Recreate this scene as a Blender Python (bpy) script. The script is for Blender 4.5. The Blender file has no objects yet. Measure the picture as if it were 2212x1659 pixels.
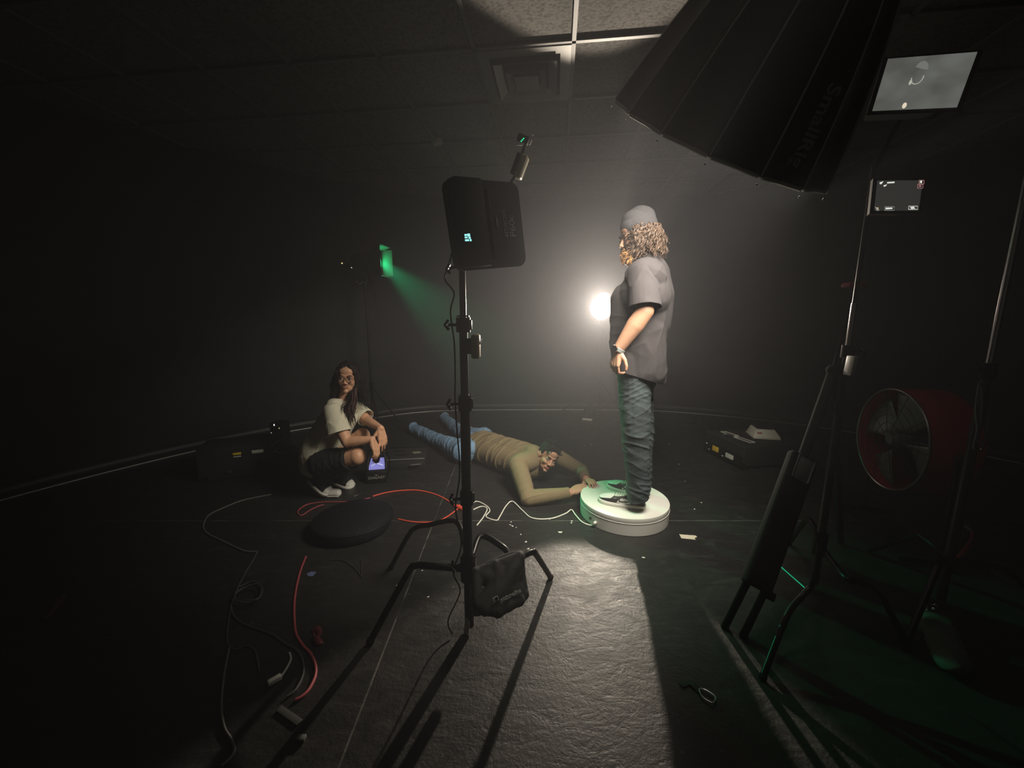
import bpy, bmesh, math, random
from mathutils import Vector, Matrix, noise, Euler
random.seed(7)
SC = bpy.context.scene
COL = SC.collection
V = Vector
R = math.radians
PI = math.pi

# ------------------------------------------------------------------ camera
F, PITCH, CAMH = 831.0, R(9.5), 1.35
cd = bpy.data.cameras.new('camera'); cam = bpy.data.objects.new('camera', cd); COL.objects.link(cam)
cd.sensor_width = 36.0; cd.sensor_fit = 'HORIZONTAL'; cd.lens = 36.0 * F / 2212.0
cam.location = (0, 0, CAMH); cam.rotation_euler = (PI / 2 - PITCH, 0, 0)
cd.clip_start = 0.02
SC.camera = cam
# ------------------------------------------------------------------ world, haze, exposure
w = bpy.data.worlds.new('world'); SC.world = w; w.use_nodes = True
wn = w.node_tree; wn.nodes.clear()
wo = wn.nodes.new('ShaderNodeOutputWorld'); wb = wn.nodes.new('ShaderNodeBackground')
wb.inputs[0].default_value = (0, 0, 0, 1); wb.inputs[1].default_value = 0
wn.links.new(wb.outputs[0], wo.inputs[0])
wv = wn.nodes.new('ShaderNodeVolumeScatter')
wv.inputs['Color'].default_value = (0.90, 0.92, 1.0, 1); wv.inputs['Density'].default_value = 0.020
wv.inputs['Anisotropy'].default_value = 0.55
wn.links.new(wv.outputs[0], wo.inputs[1])
SC.view_settings.view_transform = 'Standard'; SC.view_settings.look = 'None'
SC.view_settings.exposure = 0.0; SC.view_settings.gamma = 1.0
SC.view_settings.use_curve_mapping = False


def P(px, py, Y):
    """world point at distance Y in front of the camera position along +y"""
    u = (px - 1106) / F; v = (829.5 - py) / F
    d = V((u, math.cos(PITCH) + v * math.sin(PITCH), -math.sin(PITCH) + v * math.cos(PITCH)))
    return V((0, 0, CAMH)) + d * (Y / d.y)


def G(px, py, z=0.0):
    u = (px - 1106) / F; v = (829.5 - py) / F
    d = V((u, math.cos(PITCH) + v * math.sin(PITCH), -math.sin(PITCH) + v * math.cos(PITCH)))
    return V((0, 0, CAMH)) + d * ((z - CAMH) / d.z)


def lamp(name, kind, loc, aim, energy, color, **kw):
    l = bpy.data.lights.new(name, kind); l.energy = energy; l.color = color
    for k, v in kw.items(): setattr(l, k, v)
    o = bpy.data.objects.new(name, l); COL.objects.link(o); o.location = loc
    o.rotation_euler = (V(aim) - V(loc)).to_track_quat('-Z', 'Y').to_euler()
    return o



BACK = P(1300, 665, 5.05)                      # back lamp
GREEN = P(812, 566, 4.6)                       # green lamp
SB_C = V((.853, 1.725, 2.083))                      # softbox rim centre
SB_N = V((-.259, .592, -.763)).normalized()    # where the softbox faces
beam = lamp('back_light_beam', 'SPOT', BACK + V((-.05, -.17, 0)), BACK + V((-.05, -.17, 0)) + V((-.236, -.972, .055)), 560, (1.0, .86, .70), spot_size=R(63), spot_blend=.07, shadow_soft_size=.035)
beam.scale = (.64, 1, 1)      # barn doors make the beam a tall slit
lamp('softbox_light', 'AREA', SB_C + SB_N * .012, SB_C + SB_N, 29, (1.0, .92, .78), shape='DISK', size=.86, spread=R(100))
lamp('green_light_beam', 'SPOT', GREEN + V((.07, -.03, 0)), V((0.60, 2.48, .45)), 250, (.02, 1.0, .36), spot_size=R(26), spot_blend=.7, shadow_soft_size=.04)

# ------------------------------------------------------------------ materials
MATS = {}


def mat(name, col, rough=.6, metal=0.0, emit=None, es=0.0, bump=0.0, bscale=40.0, var=0.0, vscale=6.0, spec=.5, sheen=0.0, sss=0.0, trans=0.0):
    if name in MATS: return MATS[name]
    m = bpy.data.materials.new(name); m.use_nodes = True
    nt = m.node_tree; b = nt.nodes['Principled BSDF']
    b.inputs['Base Color'].default_value = (*col, 1); b.inputs['Roughness'].default_value = rough
    b.inputs['Metallic'].default_value = metal; b.inputs['Specular IOR Level'].default_value = spec
    if sheen: b.inputs['Sheen Weight'].default_value = sheen
    if trans: b.inputs['Transmission Weight'].default_value = trans
    if sss:
        b.inputs['Subsurface Weight'].default_value = sss; b.inputs['Subsurface Radius'].default_value = (.012, .005, .003)
        b.inputs['Subsurface Scale'].default_value = 1.0
    if emit: b.inputs['Emission Color'].default_value = (*emit, 1); b.inputs['Emission Strength'].default_value = es
    tc = nt.nodes.new('ShaderNodeTexCoord')
    if bump:
        n = nt.nodes.new('ShaderNodeTexNoise'); n.inputs['Scale'].default_value = bscale; n.inputs['Detail'].default_value = 4
        bp = nt.nodes.new('ShaderNodeBump'); bp.inputs['Strength'].default_value = bump; bp.inputs['Distance'].default_value = .01
        nt.links.new(tc.outputs['Object'], n.inputs['Vector']); nt.links.new(n.outputs['Fac'], bp.inputs['Height'])
        nt.links.new(bp.outputs[0], b.inputs['Normal'])
    if var:
        n2 = nt.nodes.new('ShaderNodeTexNoise'); n2.inputs['Scale'].default_value = vscale; n2.inputs['Detail'].default_value = 5
        cr = nt.nodes.new('ShaderNodeMix'); cr.data_type = 'RGBA'
        cr.inputs[6].default_value = (*[c * (1 - var) for c in col], 1); cr.inputs[7].default_value = (*[min(1, c * (1 + var)) for c in col], 1)
        mr = nt.nodes.new('ShaderNodeMapRange'); mr.inputs[1].default_value = .3; mr.inputs[2].default_value = .7
        nt.links.new(tc.outputs['Object'], n2.inputs['Vector']); nt.links.new(n2.outputs['Fac'], mr.inputs[0])
        nt.links.new(mr.outputs[0], cr.inputs[0]); nt.links.new(cr.outputs[2], b.inputs['Base Color'])
    MATS[name] = m
    return m


black_metal = mat('black_metal', (.012, .012, .013), .28, .9)
black_paint = mat('black_paint', (.010, .010, .011), .35, bump=.05, bscale=300)
black_plastic = mat('black_plastic', (.007, .007, .0075), .6, bump=.05, bscale=200, spec=.25)
black_fabric = mat('black_fabric', (.009, .009, .010), .85, bump=.25, bscale=260, sheen=.1)
nylon = mat('black_nylon', (.012, .012, .012), .75, bump=.3, bscale=180)
chrome = mat('chrome', (.62, .62, .62), .16, 1.0)
steel = mat('brushed_steel', (.35, .35, .35), .3, 1.0)
white_plastic = mat('white_plastic', (.72, .71, .66), .4, var=.05)
rubber = mat('rubber', (.006, .006, .006), .9, spec=.1)
skin_f = mat('skin_tan', (.66, .36, .22), .5, var=.10, vscale=18, sss=.12, bump=.06, bscale=220)
skin_m = mat('skin_fair', (.48, .26, .17), .5, var=.10, vscale=16, sss=.12, bump=.06, bscale=220)
lip = mat('lip', (.40, .12, .09), .45)
denim_blue = mat('denim_light_blue', (.20, .33, .50), .85, bump=.5, bscale=420, var=.3, vscale=9)
denim_grey = mat('denim_charcoal', (.055, .072, .078), .85, bump=.5, bscale=420, var=.35, vscale=12)
denim_black = mat('denim_black', (.008, .008, .009), .9, bump=.3, bscale=400)
tee_cream = mat('cotton_cream', (.72, .68, .53), .9, bump=.35, bscale=350, var=.05)
tee_grey = mat('cotton_charcoal', (.036, .031, .034), .9, bump=.35, bscale=350, var=.12, vscale=9)
knit = mat('knit_olive_brown', (.23, .175, .095), .92, bump=.5, bscale=380, var=.08)
wool = mat('wool_charcoal', (.043, .041, .046), .95, bump=.6, bscale=260)
hair_dark = mat('hair_dark_brown', (.014, .009, .008), .7, var=.4, vscale=20, spec=.2)
hair_tip = mat('hair_auburn_ends', (.06, .024, .018), .7, var=.3, vscale=20)
hair_black = mat('hair_black', (.010, .009, .009), .75, bump=.8, bscale=160, spec=.2)
hair_curl = mat('hair_golden_brown', (.065, .038, .024), .6, var=.45, vscale=60)
beard_m = mat('beard_ginger', (.38, .19, .07), .5, var=.3, vscale=60)
eye_white = mat('eye_white', (.65, .62, .58), .2)
eye_iris = mat('eye_iris', (.03, .018, .010), .15)
white_leather = mat('leather_white', (.74, .73, .68), .45, bump=.1, bscale=200)
black_leather = mat('leather_black', (.022, .020, .022), .4, bump=.15, bscale=200)
white_rubber = mat('rubber_white', (.74, .72, .66), .6)
canvas = mat('canvas_black', (.015, .015, .016), .85, bump=.4, bscale=300)
red_cord = mat('cord_red', (.75, .10, .06), .45)
pink_cord = mat('cord_pink', (.40, .08, .09), .5)
white_cord = mat('cord_white', (.78, .77, .68), .45)
grey_cord = mat('cord_grey', (.12, .12, .115), .5)
black_cord = mat('cord_black', (.012, .012, .012), .5)


# ------------------------------------------------------------------ building helpers
def tag(o, label=None, cat=None, group=None, kind=None):
    if label: o['label'] = label
    if cat: o['category'] = cat
    if group: o['group'] = group
    if kind: o['kind'] = kind
    return o


def thing(name, loc, label, cat, group=None):
    o = bpy.data.objects.new(name, None); COL.objects.link(o); o.location = loc; o.empty_display_size = .05
    return tag(o, label, cat, group)


def link(name, me, m, parent=None, smooth=True, label=None):
    o = bpy.data.objects.new(name, me); COL.objects.link(o)
    if m is not None:
        for q in (m if isinstance(m, (list, tuple)) else [m]): me.materials.append(q)
    if smooth:
        for p in me.polygons: p.use_smooth = True
    if parent is not None:
        o.parent = parent
        pw = V(parent.location)
        q = parent.parent
        while q is not None: pw += V(q.location); q = q.parent
        me.transform(Matrix.Translation(-pw))
    if label: o['label'] = label
    return o


def frame(d, up=V((0, 0, 1))):
    """rotation matrix whose y axis is d, z close to up"""
    y = V(d).normalized(); z = V(up) - y * V(up).dot(y)
    if z.length < 1e-4: z = V((1, 0, 0)) - y * y.x
    z.normalize(); x = y.cross(z)
    return Matrix((x, y, z)).transposed()


class MB:
    def __init__(s): s.bm = bmesh.new()

    def _add(s, M, verts, mi=0):
        for v in verts: v.co = M @ v.co
        if mi:
            fs = set(f for v in verts for f in v.link_faces)
            for f in fs: f.material_index = mi
        return s

    def box(s, c, size, rot=None, bev=0.0, mi=0, segs=2):
        r = bmesh.ops.create_cube(s.bm, size=1); vs = r['verts']
        for v in vs: v.co = V((v.co.x * size[0], v.co.y * size[1], v.co.z * size[2]))
        if bev:
            es = list(set(e for v in vs for e in v.link_edges))
            n0 = set(s.bm.verts)
            rr = bmesh.ops.bevel(s.bm, geom=es, offset=bev, segments=segs, affect='EDGES', profile=.5)
            vs = list(set(v for f in rr['faces'] for v in f.verts) | set(v for v in vs if v.is_valid))
        M = Matrix.Translation(V(c)) @ ((rot.to_4x4()) if rot is not None else Matrix())
        return s._add(M, vs, mi)

    def cyl(s, a, b, r, r2=None, seg=20, mi=0):
        a = V(a); b = V(b); r2 = r if r2 is None else r2
        q = bmesh.ops.create_cone(s.bm, cap_ends=True, segments=seg, radius1=r, radius2=r2, depth=(b - a).length)
        M = Matrix.Translation((a + b) / 2) @ (b - a).to_track_quat('Z', 'Y').to_matrix().to_4x4()
        return s._add(M, q['verts'], mi)

    def ball(s, c, r, seg=16, rot=None, mi=0):
        rr = (r, r, r) if not hasattr(r, '__len__') else r
        q = bmesh.ops.create_uvsphere(s.bm, u_segments=seg, v_segments=max(6, seg // 2 + 2), radius=1)
        M = Matrix.Translation(V(c)) @ (rot.to_4x4() if rot is not None else Matrix()) @ Matrix.Diagonal((*rr, 1))
        return s._add(M, q['verts'], mi)

    def tube(s, pts, r, seg=10, closed=False, flat=1.0, mi=0):
        pts = [V(p) for p in pts]; n = len(pts)
        rs = r if hasattr(r, '__len__') else [r] * n
        rings = []; up = None
        for i, p in enumerate(pts):
            if closed: t = pts[(i + 1) % n] - pts[i - 1]
            else: t = pts[min(i + 1, n - 1)] - pts[max(i - 1, 0)]
            if t.length < 1e-9: t = V((0, 0, 1))
            t.normalize()
            if up is None:
                up = V((0, 0, 1)) if abs(t.z) < .9 else V((1, 0, 0))
            up = up - t * up.dot(t)
            if up.length < 1e-5: up = t.orthogonal()
            up.normalize(); sd = t.cross(up)
            rings.append([s.bm.verts.new(p + (sd * math.cos(a) + up * math.sin(a) * flat) * rs[i]) for a in [2 * PI * k / seg for k in range(seg)]])
        m = n if closed else n - 1
        for i in range(m):
            A = rings[i]; B = rings[(i + 1) % n]
            for k in range(seg):
                f = s.bm.faces.new((A[k], A[(k + 1) % seg], B[(k + 1) % seg], B[k])); f.material_index = mi
        if not closed:
            s.bm.faces.new(rings[0][::-1]).material_index = mi; s.bm.faces.new(rings[-1]).material_index = mi
        return s

    def lathe(s, prof, c, axis=(0, 0, 1), seg=48, mi=0):
        """prof: list of (radius, height along axis)"""
        M = Matrix.Translation(V(c)) @ V(axis).to_track_quat('Z', 'Y').to_matrix().to_4x4()
        rings = []
        for (r, h) in prof:
            if r < 1e-6: rings.append([s.bm.verts.new(M @ V((0, 0, h)))])
            else: rings.append([s.bm.verts.new(M @ V((r * math.cos(2 * PI * k / seg), r * math.sin(2 * PI * k / seg), h))) for k in range(seg)])
        for A, B in zip(rings[:-1], rings[1:]):
            for k in range(seg):
                k2 = (k + 1) % seg
                if len(A) == 1 and len(B) == 1: continue
                if len(A) == 1: f = s.bm.faces.new((A[0], B[k2], B[k]))
                elif len(B) == 1: f = s.bm.faces.new((A[k], A[k2], B[0]))
                else: f = s.bm.faces.new((A[k], A[k2], B[k2], B[k]))
                f.material_index = mi
        return s

    def poly(s, pts, thick=0.0, n=None, mi=0):
        """flat polygon with thickness along n"""
        pts = [V(p) for p in pts]
        f = s.bm.faces.new([s.bm.verts.new(p) for p in pts]); f.material_index = mi
        if thick:
            f.normal_update(); nn = V(n) if n is not None else f.normal.copy()
            r = bmesh.ops.extrude_face_region(s.bm, geom=[f])
            for v in [g for g in r['geom'] if isinstance(g, bmesh.types.BMVert)]: v.co += nn.normalized() * thick
            for g in s.bm.faces:
                if any(v in r['geom'] for v in g.verts): g.material_index = mi
        return s

    def build(s, name, m, parent=None, smooth=True, angle=40, label=None):
        bmesh.ops.remove_doubles(s.bm, verts=s.bm.verts, dist=1e-6)
        bmesh.ops.recalc_face_normals(s.bm, faces=s.bm.faces)
        me = bpy.data.meshes.new(name); s.bm.to_mesh(me); s.bm.free()
        o = link(name, me, m, parent, smooth, label)
        if smooth:
            try: me.set_sharp_from_angle(angle=R(angle))
            except Exception: pass
        return o


def spline(pts, n=12, closed=False):
    """Catmull-Rom through pts"""
    pts = [V(p) for p in pts]; out = []; N = len(pts)
    rng = range(N if closed else N - 1)
    for i in rng:
        if closed: p0, p1, p2, p3 = pts[i - 1], pts[i], pts[(i + 1) % N], pts[(i + 2) % N]
        else: p0, p1, p2, p3 = pts[max(i - 1, 0)], pts[i], pts[i + 1], pts[min(i + 2, N - 1)]
        for k in range(n):
            t = k / n
            out.append(.5 * ((2 * p1) + (p2 - p0) * t + (2 * p0 - 5 * p1 + 4 * p2 - p3) * t * t + (3 * p1 - p0 - 3 * p2 + p3) * t ** 3))
    if not closed: out.append(pts[-1])
    return out


def text(body, size, loc, xdir, ydir, m, name='lettering', parent=None, ext=.0008, align='CENTER', shear=0.0, bold=0.0):
    c = bpy.data.curves.new(name, 'FONT'); c.body = body; c.size = size; c.extrude = ext
    c.align_x = align; c.align_y = 'CENTER'; c.shear = shear; c.offset = bold
    c.resolution_u = 4
    o = bpy.data.objects.new(name, c); COL.objects.link(o); c.materials.append(m)
    x = V(xdir).normalized(); y = V(ydir); y = (y - x * y.dot(x)).normalized(); z = x.cross(y)
    Mx = Matrix((x, y, z)).transposed().to_4x4(); Mx.translation = V(loc)
    dg = bpy.context.evaluated_depsgraph_get(); dg.update()
    tm = bpy.data.meshes.new_from_object(o.evaluated_get(dg)); bpy.data.objects.remove(o); bpy.data.curves.remove(c)
    o = bpy.data.objects.new(name, tm); COL.objects.link(o)
    if not tm.materials: tm.materials.append(m)
    if parent is not None:
        pw = V(parent.location); q = parent.parent
        while q is not None: pw += V(q.location); q = q.parent
        Mx.translation = V(loc) - pw
        o.parent = parent
    o.matrix_local = Mx
    return o


# --- continuous organic surfaces: primitives joined and remeshed into one skin
def blob(prims, voxel=.006, smooth=4, fn=None, cuts=(), thick=0.0):
    bm = bmesh.new()

    def sph(c, r, rot=None, sub=3):
        rr = (r, r, r) if not hasattr(r, '__len__') else r
        q = bmesh.ops.create_icosphere(bm, subdivisions=sub, radius=1)
        M = Matrix.Translation(V(c)) @ (rot.to_4x4() if rot is not None else Matrix()) @ Matrix.Diagonal((*rr, 1))
        for v in q['verts']: v.co = M @ v.co
        return q['verts']

    def cone(a, ra, b, rb, fl=None):
        # convex hull of two balls
        t = bmesh.new()
        for c, r in ((a, ra), (b, rb)):
            q = bmesh.ops.create_icosphere(t, subdivisions=2 if max(ra, rb) < .04 else 3, radius=r)
            for v in q['verts']: v.co += V(c)
        if fl is not None:                       # flatten along an axis: (axis, factor)
            ax, k = fl; ax = V(ax).normalized(); mid = (V(a) + V(b)) / 2
            for v in t.verts:
                d = (v.co - mid).dot(ax)
                # keep the line of the limb, squash the thickness
                la = V(b) - V(a); tt = max(0, min(1, (v.co - V(a)).dot(la) / max(1e-9, la.length_squared)))
                core = V(a) + la * tt
                dd = (v.co - core).dot(ax)
                v.co -= ax * dd * (1 - k)
        h = bmesh.ops.convex_hull(t, input=t.verts)
        bad = [g for g in h['geom_interior'] if isinstance(g, bmesh.types.BMVert)]
        if bad: bmesh.ops.delete(t, geom=bad, context='VERTS')
        tm = bpy.data.meshes.new('t'); t.to_mesh(tm); t.free(); bm.from_mesh(tm); bpy.data.meshes.remove(tm)

    for p in prims:
        k = p[0]
        if k == 'e': sph(p[1], p[2], p[3] if len(p) > 3 else None)
        elif k == 'c': cone(p[1], p[2], p[3], p[4], p[5] if len(p) > 5 else None)
        elif k == 'l':                            # chain of (point, radius)
            for (a, ra), (b, rb) in zip(p[1][:-1], p[1][1:]): cone(a, ra, b, rb, p[2] if len(p) > 2 else None)
    me = bpy.data.meshes.new('b'); bm.to_mesh(me); bm.free()
    o = bpy.data.objects.new('b', me); COL.objects.link(o)
    m = o.modifiers.new('r', 'REMESH'); m.mode = 'VOXEL'; m.voxel_size = voxel; m.use_smooth_shade = True
    if smooth:
        s = o.modifiers.new('s', 'SMOOTH'); s.factor = .5; s.iterations = smooth
    dg = bpy.context.evaluated_depsgraph_get(); dg.update()
    out = bpy.data.meshes.new_from_object(o.evaluated_get(dg))
    bpy.data.objects.remove(o); bpy.data.meshes.remove(me)
    if fn is not None:
        out.calc_loop_triangles()
        ns = [v.normal.copy() for v in out.vertices]
        for v, nn in zip(out.vertices, ns):
            v.co = v.co + nn * fn(v.co)
    if cuts or thick:
        b = bmesh.new(); b.from_mesh(out)
        for (pc, pn, rad) in cuts:               # open the cloth where a limb comes out
            pc = V(pc); pn = V(pn).normalized()
            fs = [f for f in b.faces if (f.calc_center_median() - pc).length < rad]
            gm = set(fs) | set(e for f in fs for e in f.edges) | set(v for f in fs for v in f.verts)
            bmesh.ops.bisect_plane(b, geom=list(gm), plane_co=pc, plane_no=pn, clear_outer=True)
        if thick:
            b.normal_update()
            r = bmesh.ops.solidify(b, geom=b.faces[:], thickness=thick)
        b.to_mesh(out); b.free()
    return out


def folds(u, fu, fv, amp, seed=0.0, v=V((0, 0, 1)), sharp=1.0):
    """cloth folds: ridges running across direction u"""
    u = V(u).normalized(); v = (V(v) - u * V(v).dot(u)).normalized(); w2 = u.cross(v)

    def f(co):
        a, b, c = co.dot(u), co.dot(v), co.dot(w2)
        n1 = noise.noise(V((a * fu + seed, b * fv, c * fv)))
        n1 = 1 - abs(n1) * 2.2
        n2 = noise.noise(V((a * fu * .45 - seed, b * fv * .7 + 3, c * fv * .7)))
        return amp * (n1 ** 3 * .9 * sharp - .35) + amp * .8 * n2
    return f


def head_prims(H):
    """H: 4x4 head frame, x to the person's right, y forward, z up, origin between the eyes' height and the ears"""
    h = lambda x, y, z: H @ V((x, y, z))
    r = H.to_3x3()
    pr = [('e', h(0, -.014, .028), (.074, .094, .086), r), ('e', h(0, .020, -.028), (.060, .064, .074), r),
          ('e', h(0, .030, -.072), (.046, .050, .040), r), ('e', h(0, .070, -.098), (.020, .016, .015), r),
          ('c', h(-.030, .078, .020), .010, h(.030, .078, .020), .010), ('e', h(0, .058, .05), (.050, .030, .035), r),
          ('c', h(0, .080, .008), .0075, h(0, .099, -.028), .0095), ('e', h(0, .100, -.032), (.0105, .011, .008), r),
          ('c', h(-.020, .074, -.066), .008, h(.020, .074, -.066), .008)]
    for s in (-1, 1):
        pr += [('e', h(.036 * s, .056, -.030), (.022, .026, .022), r), ('e', h(.013 * s, .096, -.036), .0085),
               ('e', h(.077 * s, -.006, -.006), (.009, .019, .031), r @ Euler((R(-12), 0, R(22 * s))).to_matrix()),
               ('e', h(.031 * s, .070, .002), (.016, .012, .011), r)]
    return pr


def face_parts(H, par, brow_m, smile=.004, eyelook=(0, 0), lipw=.023, lipm=None, lt=1.0):
    h = lambda x, y, z: H @ V((x, y, z))
    r = H.to_3x3()
    for s in (-1, 1):
        c = h(.031 * s, .0735, -.001)
        e = MB(); e.ball(c, .0115, 16)
        eo = e.build('eye', eye_white, par)
        i = MB(); i.ball(c + r @ V((eyelook[0], .0072, eyelook[1])), (.0058, .0052, .0058), 12, rot=r); i.build('iris', eye_iris, eo)
        l = MB(); l.tube(spline([h(.018 * s, .083, .002), h(.031 * s, .0865, .0085), h(.046 * s, .078, .001)], 5), .0022, 6); l.build('eyelid', eye_iris, par)
        b = MB(); b.tube(spline([h(.014 * s, .087, .018), h(.031 * s, .0865, .0235), h(.050 * s, .072, .018)], 5), [.003] * 4 + [.0038] * 4 + [.0015] * 3, 6); b.build('eyebrow', brow_m, par)
    l = MB()
    l.tube(spline([h(-lipw, .0795, -.065 + smile), h(-.010, .0875, -.0625), h(0, .0885, -.064), h(.010, .0875, -.0625), h(lipw, .0795, -.065 + smile)], 4), [.0015] + [.0038 * lt] * 15 + [.0015], 8)
    l.tube(spline([h(-lipw * .8, .080, -.068 + smile * .6), h(0, .088, -.0725), h(lipw * .8, .080, -.068 + smile * .6)], 6), [.0015] + [.0046 * lt] * 11 + [.0015], 8)
    l.build('lips', lipm or lip, par)


def headframe(c, fwd, up):
    M = frame(fwd, up).to_4x4(); M.translation = V(c)
    return M


def hand(wrist, d, back, side, curl=(.3, .35, .4, .45), spread=.05, scale=1.0, thumb=.6, seg_curl=1.0):
    """five fingers and a palm; d: towards the fingertips, back: out of the back of the hand, side: +1 thumb on +x"""
    M = frame(d, back).to_4x4(); M.translation = V(wrist)
    q = lambda x, y, z: M @ V((x * scale * side, y * scale, z * scale))
    pr = []; r3 = M.to_3x3()
    kn = [(.030, .088), (.010, .093), (-.010, .090), (-.029, .082)]
    for (x, y) in kn:
        pr.append(('c', q(x * .45, .0, 0), .017 * scale, q(x, y, .0), .0115 * scale))
        pr.append(('c', q(x * .8, .035, -.006), .014 * scale, q(x, y * .9, -.003), .0115 * scale))
    ln = [(.040, .025, .020), (.044, .028, .021), (.040, .026, .020), (.032, .020, .018)]
    for i, (x, y) in enumerate(kn):
        p = V((x, y, 0)); ang = curl[i] * .6; yaw = (1.5 - i) * spread
        rr = .0092
        for j in range(3):
            dv = V((math.sin(yaw) * math.cos(ang), math.cos(yaw) * math.cos(ang), -math.sin(ang)))
            p2 = p + dv * ln[i][j]
            pr.append(('c', q(*p), rr * scale, q(*p2), (rr - .0009) * scale))
            p = p2; rr -= .0008; ang += curl[i] * seg_curl * (1.3 if j == 0 else .8)
    a = V((.022, .018, -.006)); b = a + V((.030, .030, -.014)); c = b + V((.30 * thumb * .05 + .006, .030, -.008)); e = c + V((0, .024, -.004))
    pr += [('c', q(*a), .016 * scale, q(*b), .0125 * scale), ('c', q(*b), .0118 * scale, q(*c), .0100 * scale), ('c', q(*c), .0098 * scale, q(*e), .0082 * scale)]
    return pr


def plus(c, vec, d): return V(c) + V(vec).normalized() * d


# ================================================================== THE SETTING
def node_mat(name):
    m = bpy.data.materials.new(name); m.use_nodes = True
    return m, m.node_tree, m.node_tree.nodes['Principled BSDF']


def floor_mat():
    m, nt, b = node_mat('floor_black_vinyl'); N = nt.nodes.new; L = nt.links.new
    tc = N('ShaderNodeTexCoord')
    def noi(sc, det=4, rough=.5, dist=0, scale=None):
        n = N('ShaderNodeTexNoise'); n.inputs['Scale'].default_value = sc; n.inputs['Detail'].default_value = det
        n.inputs['Roughness'].default_value = rough; n.inputs['Distortion'].default_value = dist
        if scale:
            mp = N('ShaderNodeMapping'); mp.inputs['Scale'].default_value = scale; L(tc.outputs['Object'], mp.inputs[0]); L(mp.outputs[0], n.inputs['Vector'])
        else: L(tc.outputs['Object'], n.inputs['Vector'])
        return n
    def mr(src, a, c, d=0., e=1.):
        n = N('ShaderNodeMapRange'); n.inputs[1].default_value = a; n.inputs[2].default_value = c; n.inputs[3].default_value = d; n.inputs[4].default_value = e
        L(src, n.inputs[0]); return n.outputs[0]
    def math_(op, a, c=None, val=None):
        n = N('ShaderNodeMath'); n.operation = op; L(a, n.inputs[0])
        if c is not None: L(c, n.inputs[1])
        elif val is not None: n.inputs[1].default_value = val
        return n.outputs[0]
    def mix(fac, a, c):
        n = N('ShaderNodeMix'); n.data_type = 'RGBA'; L(fac, n.inputs[0])
        for i, q in ((6, a), (7, c)):
            if isinstance(q, tuple): n.inputs[i].default_value = (*q, 1)
            else: L(q, n.inputs[i])
        return n.outputs[2]
    big = noi(1.3, 5, .6); fine = noi(60, 5, .65); swirl = noi(7, 6, .62, 1.2, (1.0, 2.2, 1)); sp = noi(38, 2, .5)
    col = mix(mr(big.outputs['Fac'], .3, .7), (.0145, .0142, .0141), (.026, .0253, .025))
    col = mix(mr(swirl.outputs['Fac'], .55, .75, 0, .5), col, (.046, .045, .043))
    # dust specks
    col = mix(mr(sp.outputs['Fac'], .74, .79, 0, .7), col, (.16, .15, .14))
    # worn pale joints between the sheets
    sx = N('ShaderNodeSeparateXYZ'); L(tc.outputs['Object'], sx.inputs[0])
    def line(out, pos, wd=.0035):
        a = math_('SUBTRACT', out, val=pos); a = math_('ABSOLUTE', a); return math_('LESS_THAN', a, val=wd)
    ln = math_('MAXIMUM', line(sx.outputs['X'], -.53), line(sx.outputs['Y'], 2.43))
    ln = math_('MAXIMUM', ln, line(sx.outputs['Y'], 4.85, .004)); ln = math_('MAXIMUM', ln, line(sx.outputs['X'], 2.6, .003))
    wear = noi(5, 4, .6)
    ln = math_('MULTIPLY', ln, mr(wear.outputs['Fac'], .42, .6, .15, 1))
    col = mix(ln, col, (.13, .125, .115))
    L(col, b.inputs['Base Color'])
    L(mr(swirl.outputs['Fac'], .3, .75, .34, .60), b.inputs['Roughness'])
    b.inputs['Specular IOR Level'].default_value = .36
    bp = N('ShaderNodeBump'); bp.inputs['Strength'].default_value = .35; bp.inputs['Distance'].default_value = .006
    bp2 = N('ShaderNodeBump'); bp2.inputs['Strength'].default_value = .17; bp2.inputs['Distance'].default_value = .02
    L(fine.outputs['Fac'], bp.inputs['Height']); L(swirl.outputs['Fac'], bp2.inputs['Height']); L(bp2.outputs[0], bp.inputs['Normal']); L(bp.outputs[0], b.inputs['Normal'])
    return m


fm = MB(); fm.box((0.6, 1.3, -.05), (11, 9.4, .1))
fo = fm.build('floor', floor_mat(), smooth=False); tag(fo, kind='structure')

wall_m = mat('wall_black_paint', (.062, .063, .066), .75, bump=.15, bscale=60, var=.12, vscale=3)
wc = [(-4.6, -3), (-4.5, -.5), (-4.2, 1.5), (-3.75, 3.0), (-2.95, 4.3), (-1.952, 5.149), (-1.413, 5.50), (-.742, 5.65), (.655, 5.68), (1.6, 5.66), (2.359, 5.553), (3.181, 5.2), (3.823, 4.776), (4.6, 3.9), (5.2, 2.5), (5.5, .5), (5.55, -3)]
wp = spline([V((x, y, 0)) for x, y in wc], 10)


def wall_strip(name, m, z0, z1, thick, inset=0.0, part=None):
    b = bmesh.new(); rows = []
    for i, p in enumerate(wp):
        t = (wp[min(i + 1, len(wp) - 1)] - wp[max(i - 1, 0)]).normalized(); n = V((t.y, -t.x, 0))  # towards the room
        a = p + n * inset; c = p - n * thick
        rows.append([b.verts.new((a.x, a.y, z0)), b.verts.new((a.x, a.y, z1)), b.verts.new((c.x, c.y, z1)), b.verts.new((c.x, c.y, z0))])
    for A, B in zip(rows[:-1], rows[1:]):
        for k in range(4): b.faces.new((A[k], A[(k + 1) % 4], B[(k + 1) % 4], B[k]))
    b.faces.new(rows[0]); b.faces.new(rows[-1][::-1])
    bmesh.ops.recalc_face_normals(b, faces=b.faces)
    me = bpy.data.meshes.new(name); b.to_mesh(me); b.free()
    return tag(link(name, me, m), kind='structure')


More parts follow.
